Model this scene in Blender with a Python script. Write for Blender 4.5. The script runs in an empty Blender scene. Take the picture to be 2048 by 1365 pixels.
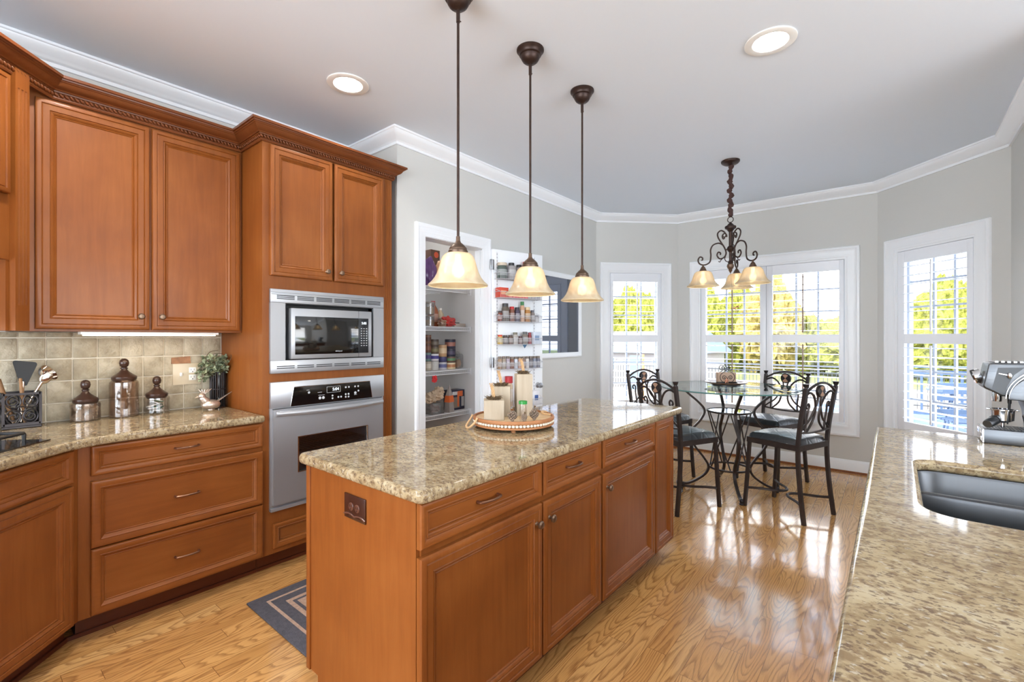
import bpy, bmesh, math, random
from mathutils import Vector, Matrix
random.seed(7)
PI = math.pi
S = bpy.context.scene
C = S.collection

# ------------------------------------------------------------------ camera
YAW = math.radians(39.35)
cam_d = bpy.data.cameras.new('camera')
cam = bpy.data.objects.new('camera', cam_d); C.objects.link(cam)
cam.location = (0, 0, 1.35)
cam.rotation_euler = (PI/2, 0, YAW)
cam_d.sensor_width = 36.0
cam_d.lens = 36.0*930.5/2048
cam_d.shift_y = -6.5/2048
cam_d.clip_start = 0.02; cam_d.clip_end = 300
S.camera = cam

# ------------------------------------------------------------------ world, sun, daylight, fill lights
EXPOSURE = 0.68
S.view_settings.view_transform = 'Standard'
S.view_settings.look = 'None'
S.view_settings.gamma = 1.0
S.view_settings.use_curve_mapping = False
S.view_settings.exposure = EXPOSURE
S.cycles.max_bounces = 10
S.cycles.diffuse_bounces = 5
S.cycles.glossy_bounces = 5
S.cycles.transmission_bounces = 8
S.cycles.transparent_max_bounces = 16
S.cycles.caustics_reflective = False
S.cycles.caustics_refractive = False
S.cycles.sample_clamp_indirect = 6.0
S.cycles.use_denoising = True

w = bpy.data.worlds.new('world'); S.world = w; w.use_nodes = True
nt = w.node_tree; nt.nodes.clear()
out = nt.nodes.new('ShaderNodeOutputWorld'); bg = nt.nodes.new('ShaderNodeBackground')
tc = nt.nodes.new('ShaderNodeTexCoord'); mp = nt.nodes.new('ShaderNodeMapping'); mp.inputs['Scale'].default_value = (2.2, 2.2, 6)
nz = nt.nodes.new('ShaderNodeTexNoise'); nz.inputs['Scale'].default_value = 1.6; nz.inputs['Detail'].default_value = 5
cr = nt.nodes.new('ShaderNodeValToRGB')
cr.color_ramp.elements[0].position = .38; cr.color_ramp.elements[0].color = (.62, .78, 1.0, 1)
cr.color_ramp.elements[1].position = .55; cr.color_ramp.elements[1].color = (1.0, 1.0, 1.0, 1)
nt.links.new(tc.outputs['Generated'], mp.inputs['Vector']); nt.links.new(mp.outputs[0], nz.inputs['Vector'])
nt.links.new(nz.outputs['Fac'], cr.inputs['Fac']); nt.links.new(cr.outputs[0], bg.inputs['Color'])
bg.inputs['Strength'].default_value = 5.3
nt.links.new(bg.outputs[0], out.inputs['Surface'])

def light(name, kind, loc, energy, rot=(0, 0, 0), color=(1, 1, 1), size=None, size_y=None, spot=None):
    d = bpy.data.lights.new(name, kind); d.energy = energy; d.color = color
    if kind == 'AREA':
        d.shape = 'RECTANGLE' if size_y else 'DISK'; d.size = size
        if size_y: d.size_y = size_y
        if spot: d.spread = spot
    elif size is not None:
        d.shadow_soft_size = size
    o = bpy.data.objects.new(name, d); C.objects.link(o); o.location = loc; o.rotation_euler = rot
    return o
sun = light('sun', 'SUN', (0, -10, 20), 4.0, color=(1, .95, .86))
sun.data.angle = math.radians(1.0)
sun.rotation_euler = Vector((.30, .62, -.72)).to_track_quat('-Z', 'Y').to_euler()
# added fill lights in invented rear and side openings, tilted up at the ceiling
light('fill_rear', 'AREA', (-.6, -3.42, 1.55), 125, (PI/2+1.0, 0, 0), (.77, .895, 1.0), 4.2, 1.9)
light('fill_side', 'AREA', (3.92, .6, 1.55), 35, (0, PI/2+1.0, 0), (.77, .895, 1.0), 1.9, 4.2)
# windows of the bay: portals that guide the sky light through the openings
def portal(loc, rz, w_, h_):
    o = light('sky_portal', 'AREA', loc, 1, (PI/2, 0, rz), (1, 1, 1), w_, h_)
    o.data.cycles.is_portal = True
portal((-1.08, 5.95, 1.31), PI, 1.5, 1.6)
portal((-2.55, 5.62, 1.31), PI+PI/4, .7, 1.6)
portal((.41, 5.5, 1.31), PI-PI/4, .7, 1.6)

# ------------------------------------------------------------------ materials
MATS = {}
def newmat(name):
    m = bpy.data.materials.new(name); m.use_nodes = True
    b = m.node_tree.nodes['Principled BSDF']; MATS[name] = m
    return m, m.node_tree, b
def srgb(r, g, b):
    f = lambda c: (c/255/12.92) if c/255 <= .04045 else ((c/255+.055)/1.055)**2.4
    return (f(r), f(g), f(b), 1)
def plain(name, col, rough=.5, metal=0, spec=.5, coat=0, bump=0, bscale=80, emit=None, es=0, var=0, vscale=6):
    m, t, b = newmat(name)
    c = srgb(*col)
    b.inputs['Base Color'].default_value = c
    b.inputs['Roughness'].default_value = rough; b.inputs['Metallic'].default_value = metal
    b.inputs['Specular IOR Level'].default_value = spec; b.inputs['Coat Weight'].default_value = coat
    b.inputs['Coat Roughness'].default_value = .08
    n = t.nodes.new('ShaderNodeTexNoise'); co = t.nodes.new('ShaderNodeTexCoord')
    t.links.new(co.outputs['Object'], n.inputs['Vector'])
    if var:
        n.inputs['Scale'].default_value = vscale; n.inputs['Detail'].default_value = 4
        r = t.nodes.new('ShaderNodeValToRGB')
        r.color_ramp.elements[0].position = .3; r.color_ramp.elements[0].color = tuple(k*(1-var) for k in c[:3])+(1,)
        r.color_ramp.elements[1].position = .7; r.color_ramp.elements[1].color = tuple(min(1, k*(1+var)) for k in c[:3])+(1,)
        t.links.new(n.outputs['Fac'], r.inputs['Fac']); t.links.new(r.outputs[0], b.inputs['Base Color'])
    if bump:
        n2 = t.nodes.new('ShaderNodeTexNoise'); n2.inputs['Scale'].default_value = bscale; n2.inputs['Detail'].default_value = 3
        t.links.new(co.outputs['Object'], n2.inputs['Vector'])
        bp = t.nodes.new('ShaderNodeBump'); bp.inputs['Strength'].default_value = bump; bp.inputs['Distance'].default_value = .004
        t.links.new(n2.outputs['Fac'], bp.inputs['Height']); t.links.new(bp.outputs[0], b.inputs['Normal'])
    if emit:
        b.inputs['Emission Color'].default_value = srgb(*emit); b.inputs['Emission Strength'].default_value = es
    return m
def node(t, typ, **kw):
    n = t.nodes.new(typ)
    for k, v in kw.items():
        if k.startswith('i_'):
            key = k[2:]
            n.inputs[int(key) if key.isdigit() else key.replace('_', ' ')].default_value = v
        else: setattr(n, k, v)
    return n
def ramp(t, stops):
    r = t.nodes.new('ShaderNodeValToRGB'); e = r.color_ramp.elements
    e[0].position, e[0].color = stops[0]; e[1].position, e[1].color = stops[-1]
    for p, c in stops[1:-1]:
        x = e.new(p); x.color = c
    return r

def wood(name, base, dark, light_, axis='Z', rough=.45, coat=.12):
    m, t, b = newmat(name)
    co = node(t, 'ShaderNodeTexCoord'); mp = node(t, 'ShaderNodeMapping')
    sc = {'Z': (14, 14, 1.2), 'Y': (14, 1.2, 14), 'X': (1.2, 14, 14)}[axis]
    mp.inputs['Scale'].default_value = sc
    n1 = node(t, 'ShaderNodeTexNoise', i_Scale=2.2, i_Detail=6, i_Roughness=.6, i_Distortion=.6)
    n2 = node(t, 'ShaderNodeTexNoise', i_Scale=3.0, i_Detail=3, i_Roughness=.5)
    t.links.new(co.outputs['Object'], mp.inputs['Vector']); t.links.new(mp.outputs[0], n1.inputs['Vector'])
    t.links.new(co.outputs['Object'], n2.inputs['Vector'])
    mx = node(t, 'ShaderNodeMix', data_type='FLOAT'); mx.inputs[0].default_value = .55
    t.links.new(n1.outputs['Fac'], mx.inputs[2]); t.links.new(n2.outputs['Fac'], mx.inputs[3])
    r = ramp(t, [(.30, srgb(*dark)), (.50, srgb(*base)), (.72, srgb(*light_))])
    t.links.new(mx.outputs[0], r.inputs['Fac']); t.links.new(r.outputs[0], b.inputs['Base Color'])
    b.inputs['Roughness'].default_value = rough; b.inputs['Coat Weight'].default_value = coat; b.inputs['Coat Roughness'].default_value = .13; b.inputs['Specular IOR Level'].default_value = .28
    bp = node(t, 'ShaderNodeBump', i_Strength=.06, i_Distance=.002)
    t.links.new(n1.outputs['Fac'], bp.inputs['Height']); t.links.new(bp.outputs[0], b.inputs['Normal'])
    return m
wood('cherry_vertical', (131, 73, 28), (116, 61, 22), (145, 86, 38), 'Z')
wood('cherry_horizontal', (131, 73, 28), (116, 61, 22), (145, 86, 38), 'Y')
wood('cherry_crown', (110, 60, 30), (94, 48, 22), (122, 70, 36), 'Y', .28)
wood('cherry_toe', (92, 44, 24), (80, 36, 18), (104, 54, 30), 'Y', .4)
wood('pale_block_wood', (172, 158, 138), (146, 132, 112), (186, 174, 156), 'Z', .75, 0)
wood('tray_wood', (206, 178, 140), (178, 146, 106), (222, 198, 164), 'X', .6, 0)
wood('tray_rim_wood', (158, 106, 68), (130, 84, 50), (176, 124, 84), 'X', .55, 0)
wood('dark_lid', (62, 42, 34), (50, 34, 28), (76, 54, 44), 'X', .28, .3)
wood('wood_spoon', (150, 112, 78), (126, 90, 60), (170, 132, 96), 'Z', .5, 0)

def granite(name):
    m, t, b = newmat(name)
    co = node(t, 'ShaderNodeTexCoord'); mp = node(t, 'ShaderNodeMapping')
    mp.inputs['Rotation'].default_value = (0, 0, .65); mp.inputs['Scale'].default_value = (1, 1.5, 1.2)
    t.links.new(co.outputs['Object'], mp.inputs['Vector'])
    n0 = node(t, 'ShaderNodeTexNoise', i_Scale=9, i_Detail=4, i_Roughness=.55, i_Distortion=.4)
    n1 = node(t, 'ShaderNodeTexNoise', i_Scale=46, i_Detail=4, i_Roughness=.55, i_Distortion=.3)
    n2 = node(t, 'ShaderNodeTexNoise', i_Scale=78, i_Detail=3, i_Roughness=.6)
    n3 = node(t, 'ShaderNodeTexNoise', i_Scale=60, i_Detail=3, i_Roughness=.6)
    for n in (n0, n1, n2): t.links.new(mp.outputs[0], n.inputs['Vector'])
    mp2 = node(t, 'ShaderNodeMapping'); mp2.inputs['Location'].default_value = (3, 7, 2)
    t.links.new(mp.outputs[0], mp2.inputs['Vector']); t.links.new(mp2.outputs[0], n3.inputs['Vector'])
    base = ramp(t, [(.32, srgb(138, 119, 88)), (.5, srgb(160, 142, 110)), (.68, srgb(174, 159, 130))])
    t.links.new(n0.outputs['Fac'], base.inputs['Fac'])
    r1 = ramp(t, [(.38, (1, 1, 1, 1)), (.54, (0, 0, 0, 1))]); t.links.new(n1.outputs['Fac'], r1.inputs['Fac'])
    m1 = node(t, 'ShaderNodeMix', data_type='RGBA'); m1.inputs[7].default_value = srgb(118, 96, 70)
    s1 = node(t, 'ShaderNodeMath', operation='MULTIPLY'); s1.inputs[1].default_value = .8
    t.links.new(r1.outputs[0], s1.inputs[0]); t.links.new(s1.outputs[0], m1.inputs[0]); t.links.new(base.outputs[0], m1.inputs[6])
    r2 = ramp(t, [(.38, (1, 1, 1, 1)), (.45, (0, 0, 0, 1))]); t.links.new(n2.outputs['Fac'], r2.inputs['Fac'])
    m2 = node(t, 'ShaderNodeMix', data_type='RGBA'); m2.inputs[7].default_value = srgb(88, 70, 56)
    s2 = node(t, 'ShaderNodeMath', operation='MULTIPLY'); s2.inputs[1].default_value = .75
    t.links.new(r2.outputs[0], s2.inputs[0]); t.links.new(s2.outputs[0], m2.inputs[0]); t.links.new(m1.outputs[2], m2.inputs[6])
    r3 = ramp(t, [(.60, (0, 0, 0, 1)), (.68, (1, 1, 1, 1))]); t.links.new(n3.outputs['Fac'], r3.inputs['Fac'])
    m3 = node(t, 'ShaderNodeMix', data_type='RGBA'); m3.inputs[7].default_value = srgb(182, 174, 158)
    s3 = node(t, 'ShaderNodeMath', operation='MULTIPLY'); s3.inputs[1].default_value = .7
    t.links.new(r3.outputs[0], s3.inputs[0]); t.links.new(s3.outputs[0], m3.inputs[0]); t.links.new(m2.outputs[2], m3.inputs[6])
    t.links.new(m3.outputs[2], b.inputs['Base Color'])
    b.inputs['Roughness'].default_value = .06; b.inputs['Specular IOR Level'].default_value = .32
    b.inputs['Coat Weight'].default_value = 0; b.inputs['Coat Roughness'].default_value = .03
granite('granite')

def floor_mat():
    m, t, b = newmat('oak_floor')
    L = t.links.new
    co = node(t, 'ShaderNodeTexCoord'); sp = node(t, 'ShaderNodeSeparateXYZ'); L(co.outputs['Object'], sp.inputs[0])
    def M(op, a, b_=None, c=None):
        n = node(t, 'ShaderNodeMath', operation=op)
        for i, v in enumerate((a, b_, c)):
            if v is None: continue
            if isinstance(v, (int, float)): n.inputs[i].default_value = v
            else: L(v, n.inputs[i])
        return n.outputs[0]
    W = .083
    xs = M('DIVIDE', sp.outputs['X'], W); row = M('FLOOR', xs)
    wn = node(t, 'ShaderNodeTexWhiteNoise', noise_dimensions='1D'); L(row, wn.inputs['W'])
    ys = M('ADD', M('DIVIDE', sp.outputs['Y'], 1.15), M('MULTIPLY', wn.outputs['Value'], 17.0))
    col = M('FLOOR', ys)
    cb = node(t, 'ShaderNodeCombineXYZ'); L(row, cb.inputs[0]); L(col, cb.inputs[1])
    w2 = node(t, 'ShaderNodeTexWhiteNoise', noise_dimensions='3D'); L(cb.outputs[0], w2.inputs['Vector'])
    sc = node(t, 'ShaderNodeSeparateColor'); L(w2.outputs['Color'], sc.inputs[0])
    # grain contours, shifted per plank
    gx = M('MULTIPLY', sp.outputs['X'], 7.0); gx = M('ADD', gx, M('MULTIPLY', sc.outputs[0], 60.0))
    gy = M('MULTIPLY', sp.outputs['Y'], 1.05); gy = M('ADD', gy, M('MULTIPLY', sc.outputs[1], 40.0))
    gv = node(t, 'ShaderNodeCombineXYZ'); L(gx, gv.inputs[0]); L(gy, gv.inputs[1])
    n1 = node(t, 'ShaderNodeTexNoise', i_Scale=1.0, i_Detail=1.5, i_Roughness=.4); L(gv.outputs[0], n1.inputs['Vector'])
    n1b = node(t, 'ShaderNodeTexNoise', i_Scale=9.0, i_Detail=3, i_Roughness=.6); L(gv.outputs[0], n1b.inputs['Vector'])
    ring = M('ADD', M('MULTIPLY', n1.outputs['Fac'], 26.0), M('MULTIPLY', n1b.outputs['Fac'], .55))
    fr = M('FRACT', ring)
    rr = ramp(t, [(0.0, (0, 0, 0, 1)), (.5, (.12, .12, .12, 1)), (.86, (1, 1, 1, 1)), (1.0, (.1, .1, .1, 1))]); L(fr, rr.inputs['Fac'])
    # fine pores
    pv = node(t, 'ShaderNodeMapping'); pv.inputs['Scale'].default_value = (260, 7, 1); L(co.outputs['Object'], pv.inputs['Vector'])
    n2 = node(t, 'ShaderNodeTexNoise', i_Scale=1.0, i_Detail=3, i_Roughness=.6); L(pv.outputs[0], n2.inputs['Vector'])
    base = ramp(t, [(0.0, srgb(198, 146, 84)), (.35, srgb(218, 166, 100)), (.7, srgb(207, 153, 90)), (1.0, srgb(226, 178, 114))]); L(sc.outputs[2], base.inputs['Fac'])
    dark = node(t, 'ShaderNodeMix', data_type='RGBA'); dark.inputs[7].default_value = srgb(124, 78, 42)
    L(base.outputs[0], dark.inputs[6])
    amt = M('MULTIPLY', rr.outputs[0], M('ADD', .30, M('MULTIPLY', n2.outputs['Fac'], .65)))
    L(amt, dark.inputs[0])
    d2 = node(t, 'ShaderNodeMix', data_type='RGBA'); d2.inputs[7].default_value = srgb(150, 98, 56)
    r2 = ramp(t, [(.5, (0, 0, 0, 1)), (.7, (.5, .5, .5, 1))]); L(n2.outputs['Fac'], r2.inputs['Fac']); L(r2.outputs[0], d2.inputs[0]); L(dark.outputs[2], d2.inputs[6])
    # seams
    fx = M('FRACT', xs); ex = M('MINIMUM', fx, M('SUBTRACT', 1.0, fx)); fy = M('FRACT', ys); ey = M('MULTIPLY', M('MINIMUM', fy, M('SUBTRACT', 1.0, fy)), 13.9)
    sx = M('LESS_THAN', M('MINIMUM', ex, ey), .011)
    d3 = node(t, 'ShaderNodeMix', data_type='RGBA'); d3.inputs[7].default_value = srgb(96, 60, 34)
    L(M('MULTIPLY', sx, .8), d3.inputs[0]); L(d2.outputs[2], d3.inputs[6]); L(d3.outputs[2], b.inputs['Base Color'])
    b.inputs['Roughness'].default_value = .16; b.inputs['Coat Weight'].default_value = .5; b.inputs['Coat Roughness'].default_value = .07
    wv = node(t, 'ShaderNodeTexNoise', i_Scale=5.0, i_Detail=2); L(co.outputs['Object'], wv.inputs['Vector'])
    bp = node(t, 'ShaderNodeBump', i_Strength=.12, i_Distance=.01); L(wv.outputs['Fac'], bp.inputs['Height']); L(bp.outputs[0], b.inputs['Normal']); L(bp.outputs[0], b.inputs['Coat Normal'])
floor_mat()

def tile_mat():
    m, t, b = newmat('travertine_tile'); L = t.links.new
    co = node(t, 'ShaderNodeTexCoord')
    n1 = node(t, 'ShaderNodeTexNoise', i_Scale=16, i_Detail=6, i_Roughness=.6); L(co.outputs['Object'], n1.inputs['Vector'])
    n2 = node(t, 'ShaderNodeTexNoise', i_Scale=2.7, i_Detail=2); L(co.outputs['Object'], n2.inputs['Vector'])
    n3 = node(t, 'ShaderNodeTexNoise', i_Scale=55, i_Detail=5); L(co.outputs['Object'], n3.inputs['Vector'])
    mx = node(t, 'ShaderNodeMix', data_type='FLOAT'); mx.inputs[0].default_value = .5; L(n1.outputs['Fac'], mx.inputs[2]); L(n2.outputs['Fac'], mx.inputs[3])
    r = ramp(t, [(.36, srgb(138, 126, 104)), (.5, srgb(170, 158, 134)), (.64, srgb(196, 186, 164))]); L(mx.outputs[0], r.inputs['Fac'])
    L(r.outputs[0], b.inputs['Base Color']); b.inputs['Roughness'].default_value = .55
    bp = node(t, 'ShaderNodeBump', i_Strength=.9, i_Distance=.006); L(n3.outputs['Fac'], bp.inputs['Height']); L(bp.outputs[0], b.inputs['Normal'])
tile_mat()
plain('grout', (214, 206, 188), .8, bump=.2)
plain('wall_paint', (206, 205, 200), .7)
plain('ceiling_paint', (226, 234, 243), .8)
plain('trim_white', (238, 240, 242), .35)
plain('shutter_white', (238, 240, 244), .35)
plain('sash_grey', (168, 174, 186), .5)
plain('rod_backlit', (150, 126, 110), .5)  # backlit shade of the white centre rods, put into the colour
plain('closet_paint', (214, 212, 210), .8)
plain('bronze_dark', (58, 42, 36), .42, .6, var=.25, vscale=30)
plain('bronze_copper', (98, 78, 64), .38, .6, var=.25, vscale=20)
plain('iron_black', (58, 54, 55), .38, .7)
plain('iron_brown', (66, 58, 56), .40, .6, var=.2, vscale=15)
plain('iron_tan', (150, 92, 60), .45, .3)
plain('handle_metal', (150, 112, 90), .32, .9)
plain('knob_metal', (124, 102, 84), .35, .85)
plain('leather_black', (46, 52, 62), .32, coat=.2, bump=.15, bscale=200)
plain('tan_inlay', (176, 138, 112), .5)
plain('black_plastic', (20, 20, 21), .5)
plain('black_gloss', (12, 12, 13), .06, coat=1)
plain('dark_grey', (62, 64, 67), .35, .3)
plain('oven_enamel', (150, 153, 158), .35)
plain('cast_iron', (28, 28, 30), .45, .2, bump=.2)
plain('display_black', (34, 36, 40), .2)
plain('display_glow', (220, 226, 230), .5, emit=(220, 230, 240), es=1.2)
plain('print_grey', (190, 192, 194), .5)
plain('cream_plate', (204, 190, 164), .4)
plain('white_plastic', (238, 236, 230), .35)
plain('outlet_brown', (58, 32, 24), .25, coat=.3)
plain('outlet_brown_light', (92, 56, 42), .3)
plain('white_wire', (226, 226, 228), .4)
plain('rack_strip', (196, 196, 200), .4)
plain('hinge_metal', (168, 170, 174), .35, .8)
plain('rope', (196, 160, 118), .9, bump=.6, bscale=300)
plain('moss', (92, 74, 52), .95, var=.4, vscale=60)
plain('bead_white', (226, 214, 194), .6)
plain('pine_cone', (140, 122, 106), .8, var=.4, vscale=80)
plain('leaf_sage', (150, 160, 130), .6, var=.2, vscale=25)
plain('leaf_green_dark', (86, 96, 70), .6, var=.2, vscale=25)
plain('twig', (92, 74, 56), .8)
plain('silver_bird', (206, 190, 176), .3, .75, bump=.5, bscale=120)
plain('green_paper', (40, 92, 62), .6, var=.3, vscale=40)
plain('rug_dark', (78, 76, 82), .95, bump=.8, bscale=160, var=.18, vscale=60)
plain('rug_tan', (176, 146, 126), .95, bump=.8, bscale=160, var=.18, vscale=60)
plain('kraft', (196, 172, 146), .85, bump=.4, bscale=50, var=.12, vscale=14)
plain('orange_card', (216, 104, 52), .6)
plain('wood_scrap', (150, 106, 74), .6, var=.3, vscale=30)
plain('fabric_cord', (66, 42, 38), .85, bump=.8, bscale=120, var=.25, vscale=60)
plain('susan_wood', (120, 92, 78), .4, coat=.2)
plain('napkin_tan', (190, 164, 144), .9, bump=.3)
plain('star_copper', (188, 130, 104), .45, .4)
plain('dark_holder', (34, 36, 38), .3)

def steel(name, col=(176, 178, 182), rough=.26, axis=(1, 1, 60)):
    m, t, b = newmat(name); L = t.links.new
    co = node(t, 'ShaderNodeTexCoord'); mp = node(t, 'ShaderNodeMapping'); mp.inputs['Scale'].default_value = axis
    L(co.outputs['Object'], mp.inputs['Vector'])
    n = node(t, 'ShaderNodeTexNoise', i_Scale=6, i_Detail=3); L(mp.outputs[0], n.inputs['Vector'])
    r = node(t, 'ShaderNodeMapRange'); r.inputs[3].default_value = rough*.8; r.inputs[4].default_value = rough*1.3
    L(n.outputs['Fac'], r.inputs[0]); L(r.outputs[0], b.inputs['Roughness'])
    b.inputs['Base Color'].default_value = srgb(*col); b.inputs['Metallic'].default_value = .72 if name == 'brushed_steel' else 1
steel('brushed_steel', (176, 178, 182), .36)
steel('sink_steel', (92, 94, 97), .36, (60, 1, 1))
steel('chrome', (214, 214, 216), .08)
steel('machine_steel', (104, 106, 109), .38)
steel('utensil_steel', (216, 204, 192), .12)

def mirror_glass():
    m, t, b = newmat('dark_panel_glass')
    b.inputs['Base Color'].default_value = (.20, .22, .27, 1); b.inputs['Metallic'].default_value = 1; b.inputs['Roughness'].default_value = .02
mirror_glass()

def thin_glass(name, tint=(1, 1, 1, 1), ior=1.45, gloss_rough=.0, amt=1.0, stain=None):
    m = bpy.data.materials.new(name); m.use_nodes = True; MATS[name] = m; t = m.node_tree; t.nodes.clear(); L = t.links.new
    o = node(t, 'ShaderNodeOutputMaterial'); tr = node(t, 'ShaderNodeBsdfTransparent'); gl = node(t, 'ShaderNodeBsdfGlossy')
    tr.inputs[0].default_value = tint; gl.inputs['Roughness'].default_value = gloss_rough
    lw = node(t, 'ShaderNodeLayerWeight'); lw.inputs['Blend'].default_value = .5
    pw = node(t, 'ShaderNodeMath', operation='POWER'); pw.inputs[1].default_value = 4.0; L(lw.outputs['Facing'], pw.inputs[0])
    f0 = ((ior-1)/(ior+1))**2*amt*1.5
    mu = node(t, 'ShaderNodeMath', operation='MULTIPLY_ADD'); mu.inputs[1].default_value = .85; mu.inputs[2].default_value = f0; L(pw.outputs[0], mu.inputs[0])
    mx = node(t, 'ShaderNodeMixShader'); L(mu.outputs[0], mx.inputs[0]); L(tr.outputs[0], mx.inputs[1]); L(gl.outputs[0], mx.inputs[2])
    last = mx
    if stain:
        col, lo, hi, sc, amax = stain
        df = node(t, 'ShaderNodeBsdfPrincipled'); df.inputs['Base Color'].default_value = srgb(*col); df.inputs['Roughness'].default_value = .2; df.inputs['Metallic'].default_value = .25
        co = node(t, 'ShaderNodeTexCoord'); n = node(t, 'ShaderNodeTexNoise', i_Scale=sc, i_Detail=5, i_Roughness=.65); L(co.outputs['Object'], n.inputs['Vector'])
        r = ramp(t, [(lo, (.03, .03, .03, 1)), (hi, (amax, amax, amax, 1))]); L(n.outputs['Fac'], r.inputs['Fac'])
        m2 = node(t, 'ShaderNodeMixShader'); L(r.outputs[0], m2.inputs[0]); L(mx.outputs[0], m2.inputs[1]); L(df.outputs[0], m2.inputs[2]); last = m2
    L(last.outputs[0], o.inputs['Surface'])
thin_glass('window_glass', ior=1.25)
thin_glass('table_glass', (.84, .92, .92, 1), 1.5)
thin_glass('jar_glass', (.97, .96, .95, 1), 1.5, .02)
thin_glass('mercury_glass', (.95, .91, .87, 1), 1.6, .03, 1, ((140, 118, 98), .47, .53, 34, .62))
thin_glass('amber_jar_glass', (.93, .88, .84, 1), 1.6, .03, 1, ((140, 112, 92), .5, .75, 12, .30))
thin_glass('clear_plastic', (.88, .88, .88, 1), 1.4, .1, 1, ((200, 200, 200), .4, .6, 5, .25))
thin_glass('oven_glass', (.7, .71, .73, 1), 1.6, .02, 1.4)

def shade_glass():
    m, t, b = newmat('alabaster_glass'); L = t.links.new
    co = node(t, 'ShaderNodeTexCoord'); n = node(t, 'ShaderNodeTexNoise', i_Scale=9, i_Detail=3, i_Distortion=2.5); L(co.outputs['Object'], n.inputs['Vector'])
    r = ramp(t, [(.3, srgb(230, 212, 178)), (.7, srgb(243, 231, 204))]); L(n.outputs['Fac'], r.inputs['Fac']); L(r.outputs[0], b.inputs['Base Color'])
    b.inputs['Roughness'].default_value = .25; b.inputs['Subsurface Weight'].default_value = 0
    tl = node(t, 'ShaderNodeBsdfTranslucent'); L(r.outputs[0], tl.inputs[0])
    mx = node(t, 'ShaderNodeMixShader'); mx.inputs[0].default_value = .22
    gb = node(t, 'ShaderNodeBsdfRefraction'); gb.inputs['Roughness'].default_value = .36; gb.inputs['IOR'].default_value = 1.08; L(r.outputs[0], gb.inputs[0])
    m3 = node(t, 'ShaderNodeMixShader'); m3.inputs[0].default_value = .28
    o = t.nodes['Material Output']; L(b.outputs[0], mx.inputs[1]); L(tl.outputs[0], mx.inputs[2]); L(mx.outputs[0], m3.inputs[1]); L(gb.outputs[0], m3.inputs[2]); L(m3.outputs[0], o.inputs['Surface'])
shade_glass()
plain('bulb', (255, 240, 215), .4, emit=(255, 240, 216), es=15)
plain('can_lens', (255, 255, 255), .4, emit=(255, 250, 243), es=14)
plain('under_light', (255, 240, 215), .4, emit=(255, 232, 196), es=7)

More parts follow.
